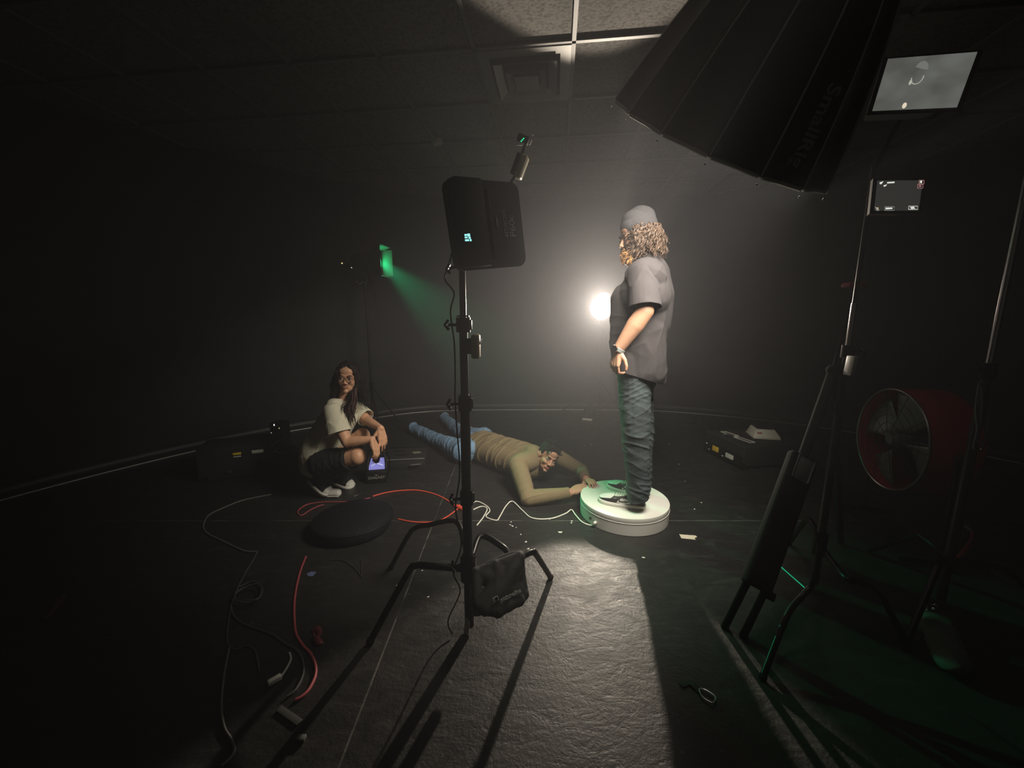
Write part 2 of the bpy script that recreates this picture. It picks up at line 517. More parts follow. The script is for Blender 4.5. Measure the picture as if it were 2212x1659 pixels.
wall_strip('wall_back', wall_m, 0, 3.02, .12)
wall_strip('baseboard_back', mat('baseboard_black', (.014, .014, .014), .5), 0, .115, 0.0, .012)
wall_strip('trim_1', mat('trim_aluminium', (.30, .30, .29), .35, .5), 0.0, .016, 0.0, .026)
wf = MB(); wf.box((.5, -3.1, 1.5), (10.4, .2, 3.05)); tag(wf.build('wall_front', wall_m, smooth=False), kind='structure')


def ceil_mat():
    m, nt, b = node_mat('ceiling_tile_mineral'); N = nt.nodes.new; L = nt.links.new
    tc = N('ShaderNodeTexCoord'); n = N('ShaderNodeTexNoise'); n.inputs['Scale'].default_value = 55; n.inputs['Detail'].default_value = 5
    n2 = N('ShaderNodeTexNoise'); n2.inputs['Scale'].default_value = 2.5; n2.inputs['Detail'].default_value = 3
    r = N('ShaderNodeValToRGB'); r.color_ramp.elements[0].position = .34; r.color_ramp.elements[0].color = (.075, .072, .066, 1)
    r.color_ramp.elements[1].position = .55; r.color_ramp.elements[1].color = (.155, .148, .137, 1)
    L(tc.outputs['Object'], n.inputs['Vector']); L(tc.outputs['Object'], n2.inputs['Vector']); L(n.outputs['Fac'], r.inputs[0])
    mx = N('ShaderNodeMix'); mx.data_type = 'RGBA'; mx.blend_type = 'MULTIPLY'; mx.inputs[0].default_value = .5
    r2 = N('ShaderNodeMapRange'); r2.inputs[1].default_value = .3; r2.inputs[2].default_value = .7; r2.inputs[3].default_value = .5
    L(n2.outputs['Fac'], r2.inputs[0]); L(r.outputs[0], mx.inputs[6]); L(r2.outputs[0], mx.inputs[7]); L(mx.outputs[2], b.inputs['Base Color'])
    b.inputs['Roughness'].default_value = .9
    bp = N('ShaderNodeBump'); bp.inputs['Strength'].default_value = .4; bp.inputs['Distance'].default_value = .01
    L(n.outputs['Fac'], bp.inputs['Height']); L(bp.outputs[0], b.inputs['Normal'])
    return m


CZ = 3.0
cm = ceil_mat()
gx0, gy0, gs = .375, 2.60, .61      # one T-bar crossing of the suspended grid
cb = MB(); cb.box((.5, 1.4, CZ + .05), (11, 9.2, .08))
ce = cb.build('ceiling', cm, smooth=False); tag(ce, kind='structure')
RZ = Matrix.Rotation(R(-6.5), 3, 'Z'); g0 = G(1240, 87, CZ); g0.z = 0
tb = MB()
for i in range(-8, 9): tb.box(g0 + RZ @ V((i * gs, -1.2, CZ - .003)), (.024, 9.6, .016), RZ)
for j in range(-9, 6): tb.box(g0 + RZ @ V((0, j * gs, CZ - .004)), (10.5, .024, .014), RZ)
tag(tb.build('trim_2', mat('tbar_white', (.14, .137, .13), .5), smooth=False), kind='structure')

# square stepped air diffuser in the tile beside the crossing
cv = g0 + RZ @ V((-gs / 2, gs / 2, CZ))
vt = thing('ceiling_vent', cv, 'square stepped metal air diffuser set into the grey ceiling tiles', 'vent')
vm = mat('vent_grey_metal', (.20, .20, .19), .45, .2)


def sq_ring(c, o, i, z0, z1):
    m = MB()
    a = [c + RZ @ V((x * o, y * o, z0)) for x, y in ((-1, -1), (1, -1), (1, 1), (-1, 1))]
    b = [c + RZ @ V((x * i, y * i, z1)) for x, y in ((-1, -1), (1, -1), (1, 1), (-1, 1))]
    for off in (0, .006):
        A = [m.bm.verts.new(p + V((0, 0, off))) for p in a]; B = [m.bm.verts.new(p + V((0, 0, off))) for p in b]
        for k in range(4): m.bm.faces.new((A[k], A[(k + 1) % 4], B[(k + 1) % 4], B[k]))
        if off == 0: A0, B0 = A, B
    for k in range(4):
        m.bm.faces.new((A0[k], A0[(k + 1) % 4], A[(k + 1) % 4], A[k])); m.bm.faces.new((B0[k], B0[(k + 1) % 4], B[(k + 1) % 4], B[k]))
    return m


sq_ring(cv, .292, .225, -.016, -.016).build('frame', vm, vt, smooth=False)
sq_ring(cv, .205, .150, -.045, -.012).build('cone', vm, vt, smooth=False)
sq_ring(cv, .130, .092, -.055, -.014).build('cone', vm, vt, smooth=False)
vp = MB(); vp.box(cv + V((0, 0, -.050)), (.16, .16, .006), RZ, bev=.002); vp.build('centre_plate', vm, vt, smooth=False)
vb = MB(); vb.box(cv + V((0, 0, .002)), (.50, .50, .012), RZ); vb.build('duct_opening', rubber, vt, smooth=False)
sd_ = MB(); sdp = P(943, 274, 3.9); sdp.z = CZ
sd_.lathe([(0, -.045), (.035, -.045), (.05, -.03), (.055, 0), (0, 0)], sdp); sd_.build('smoke_detector', mat('detector_cream', (.35, .34, .31), .5))
tag(bpy.data.objects['smoke_detector'], 'small round pale detector on the dark ceiling above the black panel', 'smoke detector')


# ================================================================== TURNTABLE
TT = V((.785, 2.53, 0)); TR = .30; TH = .12
tt = thing('turntable', TT, 'low round white motorised turntable the bearded man stands on', 'turntable')
m = MB(); m.lathe([(0, 0), (TR - .006, 0), (TR - .001, .004), (TR, .080), (TR - .003, .083), (0, .083)], TT, seg=96); m.build('base', white_plastic, tt)
m = MB(); m.lathe([(0, .086), (TR - .008, .086), (TR - .001, .089), (TR, .092), (TR, .114), (TR - .0015, .1192), (TR - .004, .12), (0, .12)], TT, seg=96); m.build('platter', white_plastic, tt)
m = MB(); m.lathe([(TR - .004, .083), (TR + .002, .0835), (TR + .002, .086), (TR - .004, .0865)], TT, seg=96); m.build('rim_strip', mat('rim_bright', (.8, .79, .74), .3), tt)
jk = G(1300, 1122, .035); dj = (jk - TT); dj.z = 0; dj.normalize(); jp = TT + dj * TR + V((0, 0, .035))
m = MB(); m.cyl(jp - dj * .01, jp + dj * .022, .011, .009); m.build('power_jack', white_plastic, tt)
m = MB(); sw = TT + (Matrix.Rotation(R(-9), 3, 'Z') @ dj) * (TR + .001) + V((0, 0, .045)); m.ball(sw, .009, 12); m.build('switch', black_plastic, tt)

wcord = [jp + dj * .02] + [G(*p, .006) for p in ((1278, 1135), (1258, 1128), (1243, 1112))] + [G(1234, 1101, .012)] + [G(*p, .006) for p in ((1222, 1109), (1190, 1120), (1150, 1119), (1128, 1102))] + [G(1107, 1083, .012)] + [G(*p, .006) for p in ((1093, 1093), (1080, 1115), (1072, 1124), (1050, 1116), (1058, 1103), (1050, 1092), (1030, 1083), (1016, 1090), (1002, 1096))]
m = MB(); m.tube(spline(wcord, 7), .0042, 8); tag(m.build('white_cable', white_cord), 'white power cord winding across the floor to the round turntable', 'cord', )
wc2 = [G(*p, .005) for p in ((1022, 1101), (1040, 1094), (1052, 1099), (1044, 1117), (1030, 1135))]
m = MB(); m.tube(spline(wc2, 7), .0042, 8); tag(m.build('white_cable', white_cord), 'short looped end of white cord just right of the black stand post', 'cord')
# red extension cord and its plug
rc = [G(*p, .006) for p in ((805, 1072), (830, 1065), (862, 1060), (900, 1059), (935, 1066), (962, 1078), (982, 1092))]
m = MB(); m.tube(spline(rc, 8), .0052, 8); tag(m.build('extension_cable', red_cord), 'bright red extension cord curving behind the black stand post to its plug', 'cord')
rc2 = [G(*p, .006) for p in ((990, 1098), (972, 1112), (950, 1124), (925, 1128), (890, 1127), (860, 1121))]
m = MB(); m.tube(spline(rc2, 8), .0045, 8); tag(m.build('extension_cable', red_cord), 'thin red cord running left from the red plug along the stand leg', 'cord')
plug = thing('extension_plug', G(995, 1096), 'red moulded plug end with a clear tip lying by the stand post', 'plug')
a, b_ = G(983, 1092, .012), G(1001, 1099, .012)
m = MB(); m.cyl(a, a + (b_ - a) * .5, .010, .017); m.cyl(a + (b_ - a) * .5, b_, .019, .016); m.build('plug_body', red_cord, plug)
m = MB(); m.box(G(1003, 1089, .014), (.045, .028, .02), frame(V((1, .7, 0))), .004); m.build('white_plug', white_plastic, plug)


# ================================================================== STANDS
def cstand(loc, h, azs, label, rs=.0175, leg_h=.34, L=.46, name='c_stand', chrome_legs=False):
    """turtle base stand: column, sleeves, knuckles and three cranked legs"""
    t = thing(name, loc, label, 'stand')
    lx = V((loc[0], loc[1], 0))
    lm = black_metal
    m = MB(); m.cyl(lx + V((0, 0, .12)), lx + V((0, 0, h * .56)), rs, seg=24); m.build('column', lm, t)
    m = MB(); m.cyl(lx + V((0, 0, h * .5)), lx + V((0, 0, h)), rs * .72, seg=20); m.build('riser', lm, t)
    for i, (az, lh) in enumerate(azs):
        d = V((math.cos(R(az)), math.sin(R(az)), 0))
        pts = [lx + d * .02 + V((0, 0, lh)), lx + d * .14 + V((0, 0, lh + .025)), lx + d * .20 + V((0, 0, lh + .01)), lx + d * L + V((0, 0, .016))]
        m = MB(); m.tube(spline(pts, 8), .0125, 12)
        lo = m.build('leg', lm, t)
        m = MB(); m.tube([lx + d * (L - .03) + V((0, 0, .03)), lx + d * (L + .012) + V((0, 0, .014))], .0155, 12); m.build('foot_cap', rubber, lo)
        m = MB(); m.cyl(lx + V((0, 0, lh - .025)), lx + V((0, 0, lh + .025)), rs + .012, seg=20); m.build('hub', lm, t)
    return t


def knob(m, c, d, l=.05, r=.013):
    d = V(d).normalized(); c = V(c)
    m.cyl(c, c + d * l * .6, .006, seg=10)
    side = d.orthogonal().normalized()
    m.tube([c + d * l * .6 - side * r * 1.8, c + d * l * .8, c + d * l * .6 + side * r * 1.8], .006, 8)


# ---- foreground stand with the light panel
CS = G(1011, 1330); CS = V((CS.x, 1.50, 0)); CS.x = P(1009, 1100, 1.50).x
top1 = P(1002, 545, 1.50).z
c1 = thing('light_stand', CS, 'tall black turtle-base stand carrying the rectangular light panel, nearest the camera', 'stand')


def az_leg(pts, r=.0125, par=None):
    m = MB(); m.tube(spline(pts, 8), r, 12); return m.build('leg', black_metal, par)


colx = lambda z: V((CS.x, CS.y, z))
m = MB(); m.cyl(colx(.02), colx(1.05), .0205, seg=28); m.build('column', black_paint, c1)
m = MB(); m.cyl(colx(.98), colx(1.34), .0165, seg=24); m.build('middle_riser', black_paint, c1)
m = MB(); m.cyl(colx(1.30), colx(top1), .0125, seg=20); m.build('top_riser', black_metal, c1)
for zz in (1.02, 1.33, .62):
    m = MB(); m.cyl(colx(zz - .028), colx(zz + .028), .028, seg=24); m.cyl(colx(zz + .03), colx(zz + .036), .024, seg=24)
    knob(m, colx(zz) + V((-.02, -.01, 0)), (-1, -.2, 0), .06)
    m.box(colx(zz) + V((.024, .006, 0)), (.018, .02, .04), bev=.003); m.build('collar', black_metal, c1)
m = MB(); m.cyl(colx(.245), colx(.345), .034, seg=24); m.cyl(colx(.35), colx(.36), .026, seg=24); knob(m, colx(.3) + V((-.03, -.01, .02)), (-1, -.5, 0), .05); m.build('hub', black_metal, c1)
# three cranked legs, each traced from the place it stands
lg = az_leg([colx(.30) + V((-.02, -.01, 0)), G(925, 1222, .33), G(897, 1222, .31), G(880, 1240, .27), G(800, 1385, .012)], .0145, c1)
m = MB(); m.ball(G(800, 1385, .014), .018, 12); m.build('foot_cap', rubber, lg)
lg = az_leg([colx(.34) + V((.015, .02, 0)), G(1040, 1158, .34), G(1086, 1182, .33), G(1112, 1205, .30), G(1122, 1240, .20), G(1140, 1195, .30), G(1160, 1199, .27), G(1188, 1246, .015)][:4] + [G(1148, 1193, .29), G(1158, 1198, .26), G(1189, 1246, .015)], .0145, c1)
m = MB(); m.ball(G(1189, 1246, .014), .017, 12); m.build('foot_cap', rubber, lg)
lg = az_leg([colx(.36) + V((-.01, .03, 0)), G(985, 1127, .36), G(925, 1134, .33), G(898, 1140, .31), G(880, 1160, .26), G(845, 1225, .012)], .0125, c1)
m = MB(); m.ball(G(845, 1225, .013), .016, 12); m.build('foot_cap', rubber, lg)
m = MB(); m.tube([colx(.08) + V((-.004, -.004, 0)), colx(0.0) + V((-.01, -.03, .008))], .012, 12); m.build('post_foot', chrome, c1)

# ---- the rectangular light panel seen from behind
PN = thing('studio_panel_light', P(1050, 500, 1.47), 'black rectangular LED light panel seen from behind with grey lettering', 'light')
A_, B_, C_, D_ = P(968, 398, 1.42), P(1122, 388, 1.62), P(1126, 583, 1.62), P(975, 575, 1.42)
cx = (A_ + B_ + C_ + D_) / 4; ux = ((B_ + C_) / 2 - (A_ + D_) / 2); uz = ((A_ + B_) / 2 - (D_ + C_) / 2)
pw, ph = ux.length, uz.length; ux.normalize(); uz = (uz - ux * uz.dot(ux)).normalized(); un = ux.cross(uz)   # un towards the camera
if un.y > 0: un = -un
PR = Matrix((ux, -un, uz)).transposed()
m = MB()
rr_ = .035; pts = []
for (sx, sz, a0) in ((1, 1, 0), (-1, 1, 90), (-1, -1, 180), (1, -1, 270)):
    for k in range(9):
        a = R(a0 + k * 11.25); pts.append(cx + ux * (sx * (pw / 2 - rr_) + rr_ * math.cos(a)) + uz * (sz * (ph / 2 - rr_) + rr_ * math.sin(a)) + un * .012)
m.poly(pts, .028, -un)
m.build('housing', black_plastic, PN, angle=30)
m = MB(); m.tube([p - un * .004 for p in pts], .0022, 6, closed=True); m.build('edge_trim', mat('edge_grey', (.16, .16, .16), .4), PN)
m = MB(); m.box(cx - ux * pw * .30 + un * .034, (pw * .36, .048, ph * .96), PR, .008); ctrl = m.build('control_housing', black_plastic, PN)
m = MB(); m.box(cx + ux * .0 - uz * .0 + un * .018, (.010, .02, ph * .8), PR, .003); m.build('rib', black_plastic, PN)
gm = mat('lettering_grey', (.20, .20, .195), .6)
text('amaran', .034, cx + ux * .072 + uz * .004 + un * .0135, uz, -ux, gm, parent=PN, bold=.0006)
text('P60c', .042, cx + ux * .108 - uz * .004 + un * .0135, uz, -ux, gm, parent=PN, bold=.0006)
m = MB(); m.ball(cx + ux * .035 + uz * .008 + un * .014, (.0025, .003, .022), 12, rot=PR); m.build('handle_highlight_rail', steel, PN)
m = MB(); m.ball(cx - ux * .01 - uz * .105 + un * .013, (.018, .002, .006), 12, rot=PR); m.build('badge', gm, PN)
dm = mat('display_glow', (.1, .3, .3), .3, emit=(.35, .95, .92), es=1.1)
dl = cx - ux * (pw * .5 - .032) - uz * .052 + un * .0585
m = MB(); m.box(dl - un * .002, (.038, .004, .036), PR, .001); dpo = m.build('display', rubber, PN)
m = MB()
for (x, z, ww, hh) in ((-.010, .011, .010, .006), (.002, .011, .010, .009), (-.010, .003, .011, .005), (.004, .002, .008, .006), (-.008, -.006, .016, .006), (.007, -.006, .006, .007)):
    m.box(dl + ux * x + uz * z + un * .0012, (ww, .0012, hh), PR)
m.build('display_readout', dm, dpo, smooth=False)
# bracket, clamp, dangling cable
m = MB(); jc = colx(top1 - .02); m.box(jc + V((0, 0, .01)), (.045, .045, .08), bev=.006); m.cyl(jc + V((-.03, 0, .03)), jc + V((.04, 0, .03)), .02); knob(m, jc + V((.03, -.01, 0)), (1, -.2, .2), .07); knob(m, jc + V((-.02, 0, -.03)), (-1, .1, -.3), .05)
m.tube([jc + V((0, 0, .05)), cx - ux * pw * .28 - uz * ph * .45 + un * .03], .011, 10); m.build('tilt_bracket', black_metal, PN)
m = MB(); cb_ = [jc + V((-.03, -.02, .03)), jc + V((-.045, -.03, -.03)), jc + V((-.062, -.025, -.08)), jc + V((-.03, -.02, -.13)), jc + V((-.045, -.02, -.2)), jc + V((-.035, -.01, -.32)), colx(1.12) + V((-.035, -.01, 0)), colx(1.05) + V((-.036, -.02, 0)), colx(.92) + V((-.035, 0, 0)), colx(.80) + V((-.028, 0, 0)), colx(.70) + V((-.030, 0, 0)), colx(.58) + V((-.045, -.02, 0)), colx(.42) + V((-.025, -.02, 0)), colx(.30) + V((-.06, -.03, 0)), colx(.20) + V((-.035, -.02, 0)), colx(.06) + V((-.09, -.02, 0)), colx(0) + V((-.07, -.04, .01))]
m.tube(spline(cb_, 8), .0032, 7); tag(m.build('cable', mat('cord_black_glossy', (.012, .012, .012), .22)), 'thin black cable hanging down along the near stand post', 'cable')
# power brick strapped to the post
BP = P(1028, 748, 1.47)
bk = thing('power_adapter', BP, 'beige power adapter box clipped to the right side of the near stand post', 'power adapter')
bm_ = mat('adapter_beige', (.55, .47, .33), .4)
m = MB(); m.box(BP, (.032, .05, .092), bev=.008, segs=3); m.build('case', bm_, bk)
m = MB(); m.box(BP + V((.019, -.01, .018)), (.004, .012, .022), frame(V((0, 1, 0)), V((.25, 0, 1))), .001); m.build('latch', white_plastic, bk)
m = MB(); m.box(BP + V((-.024, .01, 0)), (.02, .03, .06), bev=.004); m.build('clip', black_metal, bk)
# grip arm reaching up behind the panel with the little receiver and clamp lights
ga = thing('grip_arm', jc, 'thin black grip arm rising behind the light panel', 'grip arm')
e1, e2 = P(1110, 384, 1.72), P(1136, 306, 1.80)
m = MB(); m.tube([jc + V((0, .03, .02)), e1, e2], .0055, 8); m.build('rod', black_metal, ga)
bx = thing('battery_box', P(1126, 361, 1.72), 'small cream battery box tilted at the upper right corner of the light panel', 'battery')
r_ = frame(V((.2, 1, 0)), V((.42, 0, 1)))
cc = P(1126, 361, 1.72)
m = MB(); m.box(cc, (.035, .045, .092), r_, .010, segs=3); m.build('case', mat('cream_plastic', (.80, .75, .60), .35), bx)
m = MB(); m.box(cc + r_ @ V((-.022, -.010, 0)), (.014, .036, .082), r_, .003); m.build('contact_plate', black_plastic, bx)
m = MB(); m.box(cc + r_ @ V((-.031, -.014, 0)), (.003, .006, .066), r_, .001); m.build('edge_strip', white_plastic, bx)
cl = thing('clamp_light', e2, 'tiny clamped receiver with three green indicator dots above the battery box', 'receiver')
m = MB(); m.box(P(1130, 301, 1.8), (.05, .03, .028), frame(V((0, 1, 0)), V((.4, 0, 1))), .004); m.build('body', black_plastic, cl)
m = MB(); m.box(P(1124, 312, 1.78), (.032, .008, .007), bev=.002); m.build('white_trim', white_plastic, cl)
m = MB(); m.box(P(1145, 307, 1.78), (.010, .01, .022), frame(V((0, 1, 0)), V((.5, 0, 1))), .003); m.build('white_trim', white_plastic, cl)
m = MB(); m.ball(P(1150, 291, 1.78), .0045, 10); m.build('antenna_tip', white_plastic, cl)
gd = mat('indicator_green', (.0, .3, .12), .4, emit=(.02, 1, .4), es=1.0)
for k in range(3):
    m = MB(); m.ball(P(1126 + k * 2.6, 305 - k * 3.0, 1.775), (.0035, .002, .0022), 8); m.build('indicator_dot', gd, cl)
# sand bag with the camera pictogram
SBG = thing('sandbag', colx(0) + V((.09, -.02, 0)), 'black nylon sandbag hanging on the near stand leg with a white camera logo', 'sandbag')
q = [P(1020, 1232, 1.46), P(1070, 1212, 1.49), P(1128, 1192, 1.53), P(1130, 1225, 1.52), P(1138, 1285, 1.46), P(1128, 1300, 1.42), P(1075, 1330, 1.33), P(1040, 1325, 1.30), P(1022, 1310, 1.32)]
qc = sum(q, V()) / len(q)
pr_ = [('e', p + (qc - p) * .16, (.026, .030, .026)) for p in q]
pl = [('c', q[i] + (qc - q[i]) * .18, .026, qc, .046) for i in range(len(q))] + [('c', q[i] + (qc - q[i]) * .14, .023, q[(i + 1) % len(q)] + (qc - q[(i + 1) % len(q)]) * .14, .023) for i in range(len(q))]
me = blob(pr_ + pl, .005, 6, folds((1, .2, .3), 16, 7, .003, 2))
link('bag', me, nylon, SBG)
sn = (q[3] - q[8]).cross(q[0] - q[6]);
if sn.y > 0: sn = -sn
lp = P(1100, 1281, 1.32); sx_ = (P(1120, 1272, 1.36) - P(1078, 1293, 1.315)).normalized(); sy_ = V((0, .5, 1))
wm_ = mat('print_white', (.42, .42, .40), .6)
text('pictureline', .0215, lp + V((.006, -.012, 0)), sx_, sy_, wm_, parent=SBG, bold=.0006)
ic = P(1071, 1294, 1.29)
fz = Matrix((sx_, (sy_ - sx_ * sx_.dot(sy_)).normalized(), sx_.cross(sy_).normalized())).transposed()
m = MB(); m.box(ic, (.022, .016, .002), fz, .0005); io = m.build('camera_logo', wm_, SBG, smooth=False)
m = MB(); m.cyl(ic + fz @ V((.002, 0, 0)), ic + fz @ V((.002, 0, .0022)), .0062, seg=20); m.build('logo_lens', rubber, io)
m = MB(); m.tube(spline([q[0] + V((0, 0, -.005)), P(1055, 1215, 1.48), P(1100, 1196, 1.52), q[2] + V((0, 0, 0))], 6), .009, 8, flat=.5); m.build('strap', canvas, SBG)
# grey power brick behind the post
m = MB(); bxp = P(1029, 1302, 1.44); m.box(bxp, (.035, .03, .11), frame(V((0, 1, 0)), V((-.08, 0, 1))), .006)
tag(m.build('power_brick', mat('brick_grey', (.10, .11, .105), .5)), 'grey power brick hanging between the stand post and the sandbag', 'power brick')


# ---- green lamp on its stand
GS = G(800, 902); gl = thing('light_stand', GS, 'slim black stand behind the crouching woman carrying the green lamp', 'stand')
gs_ = V((GREEN.x - .14, 4.6, 0)); gl.location = gs_
m = MB(); gtop = P(783, 612, 4.6).z; m.cyl(gs_ + V((0, 0, .1)), gs_ + V((0, 0, gtop * .5)), .017); m.build('column', black_paint, gl)
m = MB(); m.cyl(gs_ + V((0, 0, gtop * .48)), gs_ + V((0, 0, gtop)), .012); m.build('riser', black_paint, gl)
for az in (-60, 60, 180):
    d = V((math.cos(R(az)), math.sin(R(az)), 0))
    m = MB(); m.tube([gs_ + V((0, 0, .55)), gs_ + d * .42 + V((0, 0, .015))], .009, 8); m.build('leg', black_paint, gl)
    m = MB(); m.tube([gs_ + V((0, 0, .2)), gs_ + d * .24 + V((0, 0, .25))], .006, 6); m.build('brace', black_paint, gl)
m = MB(); m.cyl(gs_ + V((0, 0, .5)), gs_ + V((0, 0, .6)), .024); m.build('collar', black_metal, gl)
GL = thing('spotlight', GREEN, 'black spotlight with barn doors throwing green light, on the stand behind the woman', 'spotlight')
gx = V((.985, -.17, 0)).normalized(); gy = V((0, 0, 1)).cross(gx)
green_e = mat('lens_green', (0, .2, .08), .4, emit=(.02, 1, .30), es=12)
green_s = mat('barn_door_inner', (.42, .44, .42), .45)
lh = GREEN
m = MB(); m.lathe([(0, -.30), (.06, -.30), (.085, -.27), (.10, -.16), (.105, -.02), (.11, 0), (.11, .02), (.085, .02), (.085, -.01), (0, -.01)], lh, gx, 40); m.build('housing', black_paint, GL)
m = MB(); m.lathe([(0, .0), (.05, .012), (.083, .0), (.083, -.008), (0, -.008)], lh, gx, 32); m.build('lens', green_e, GL)
M4 = Matrix((gx, gy, V((0, 0, 1)))).transposed()
for s, (hx, hz) in ((1, (.085, .19)), (-1, (.085, .19))):      # near and far vertical leaves
    m = MB(); ct = lh + gx * .075 + gy * s * .125; m.box(ct, (.12, .004, .34 if s == -1 else .30), M4 @ Euler((0, 0, R(18 * s))).to_matrix(), .001); m.build('barn_door', green_s if s > 0 else black_paint, GL)
for s in (1, -1):
    m = MB(); ct = lh + gx * .075 + V((0, 0, s * .155)); m.box(ct, (.12, .22, .004), M4 @ Euler((0, R(-16 * s), 0)).to_matrix(), .001); m.build('barn_door', green_s, GL)
m = MB(); m.tube(spline([lh - gx * .12 + gy * .12, lh - gx * .13 + gy * .1 - V((0, 0, .15)), lh - gx * .13 - V((0, 0, .19)), lh - gx * .13 - gy * .1 - V((0, 0, .15)), lh - gx * .12 - gy * .12], 6), .010, 8, flat=.4); m.build('yoke', black_metal, GL)
m = MB(); m.cyl(lh - gx * .13 - V((0, 0, .19)), V((gs_.x, gs_.y, gtop - .02)), .016); knob(m, V((gs_.x, gs_.y, gtop + .02)), (-1, -.4, -.5), .12, .03); m.build('mount', chrome, GL)
m = MB(); m.box(lh - gx * .36 - V((0, 0, .03)), (.10, .08, .06), M4, .01); co = m.build('ballast', black_plastic, GL)
for dx, dz, cm_ in ((-.40, -.01, (.9, .8, .3)), (-.28, -.06, (.9, .9, .9))):
    m = MB(); m.ball(lh + gx * dx - gy * .045 + V((0, 0, dz)), .009, 8); m.build('indicator_dot', mat('indicator_%d' % int(-dx * 100), cm_, .3, emit=cm_, es=.8), co)
for k, (a0, a1) in enumerate(((60, 85), (100, 125), (10, 25))):
    m = MB(); pts = [lh - gx * (.305) + gy * -math.cos(R(a)) * .095 * 0 + (-gy * math.cos(R(a)) + V((0, 0, math.sin(R(a)))) * .95) * .088 for a in range(a0, a1 + 1, 5)]
    m.tube(pts, .006, 6); m.build('vent_slot', green_s, GL)
m = MB(); m.tube(spline([lh - gx * .1 - V((0, 0, .12)), lh + V((-.03, -.05, -.3)), lh + V((-.01, -.04, -.45))], 6), .004, 6); m.build('safety_wire', black_cord, GL)

# ---- back lamp on a tripod stand
BS = V((BACK.x + .02, 5.05, 0))
bl = thing('light_stand', BS, 'black tripod light stand by the back wall carrying the glaring bare lamp', 'stand')
hubz = P(1292, 822, 5.05).z; bt = BACK.z - .14
m = MB(); m.cyl(BS + V((0, 0, .12)), BS + V((0, 0, hubz + .12)), .015); m.build('column', black_paint, bl)
m = MB(); m.cyl(BS + V((0, 0, hubz)), BS + V((0, 0, bt)), .010); m.build('riser', black_paint, bl)
for ft in (G(1213, 890), G(1296, 930), V((BS.x + .42, 5.38, 0))):
    m = MB(); m.tube([BS + V((0, 0, hubz)), ft + V((0, 0, .012))], .011, 8); m.build('leg', black_paint, bl)
    m = MB(); m.tube([BS + V((0, 0, .16)), (BS + V((0, 0, hubz))) * .45 + ft * .55], .006, 6); m.build('brace', black_paint, bl)
m = MB(); m.cyl(BS + V((0, 0, hubz - .03)), BS + V((0, 0, hubz + .03)), .024); m.build('collar', black_metal, bl)
BL = thing('studio_lamp', BACK, 'blazing warm white studio lamp facing the camera on the rear tripod', 'lamp')
bem = mat('bulb_glare', (1, .9, .7), .4, emit=(1.0, .80, .60), es=5.0)
bdir = (V((0, 0, 1.35)) - BACK).normalized()
m = MB(); m.ball(BACK, (.150, .13, .150), 32); m.ball(BACK + V((.02, .0, .135)), (.075, .07, .06), 20); m.build('bulb_and_glare', bem, BL)  # balls swollen past the bulb: the lamp's glare put into their shape
m = MB(); m.lathe([(.06, -.16), (.085, -.13), (.095, -.11), (.090, -.11), (.08, -.13), (.06, -.155)], BACK, bdir, 40); m.build('reflector', black_paint, BL)
m = MB(); m.cyl(BACK - bdir * .13, BACK - bdir * .30, .06, .05); m.build('housing', black_paint, BL)
m = MB(); m.cyl(V((BS.x, 5.05, bt - .02)), BACK - V((0, 0, .12)), .014); m.build('mount', black_metal, BL)
bb = thing('ballast_box', G(1265, 903), 'small dark ballast box on the floor at the rear lamp stand with a white bar for its highlight', 'box')
b0 = V((G(1272, 900).x, 5.2, 0)); bb.location = b0
m = MB(); m.box(b0 + V((0, 0, .07)), (.16, .12, .14), bev=.01); m.build('case', black_plastic, bb)
m = MB(); m.box(b0 + V((-.06, -.12, .012)), (.13, .05, .02), Euler((0, 0, R(-25))).to_matrix(), .004); m.build('latch', mat('highlight_white', (.75, .75, .72), .4), bb)  # white bar painted in place of the highlight on the ballast


# ================================================================== SOFTBOX
SBX = thing('softbox', SB_C, 'big black parabolic softbox with pale ribs and rim hanging above the bearded man', 'softbox')
n = SB_N; su = n.orthogonal().normalized()
# choose an in-plane axis towards the camera
toc = (V((0, 0, CAMH)) - SB_C); toc = (toc - n * toc.dot(n)).normalized(); tob = n.cross(toc)
SR, SDEP, NS = .462, .66, 16
dirv = lambda a: toc * math.cos(a) + tob * math.sin(a)
prof = lambda t: (SR * math.sqrt(max(0, 1 - t)) * (1 - .10 * t) + .06 * t, -SDEP * t)
mm = bmesh.new(); rings = []
ts = [0, .02, .06, .12, .2, .3, .4, .5, .6, .7, .8, .88, .94, .98]
SUB = 6
for t in ts:
    r, h = prof(t); ring = []
    for k in range(NS * SUB):
        kk, f = divmod(k, SUB); a0 = 2 * PI * kk / NS; a1 = 2 * PI * (kk + 1) / NS
        p = dirv(a0) * (1 - f / SUB) + dirv(a1) * (f / SUB)
        sag = 1 - .10 * math.sin(PI * f / SUB) ** 1 * (.35 if t > .01 else .15)
        ring.append(mm.verts.new(SB_C + p * r * sag + n * h))
    rings.append(ring)
K = NS * SUB
for A, B in zip(rings[:-1], rings[1:]):
    for k in range(K): mm.faces.new((A[k], A[(k + 1) % K], B[(k + 1) % K], B[k]))
me = bpy.data.meshes.new('cover'); mm.to_mesh(me); mm.free()
sbm = mat('softbox_cloth', (.030, .030, .032), .55, bump=.2, bscale=120, sheen=.2)
cov = link('cover', me, sbm, SBX); so = cov.modifiers.new('thickness', 'SOLIDIFY'); so.thickness = .004
pipe = mat('softbox_piping', (.62, .62, .58), .5)
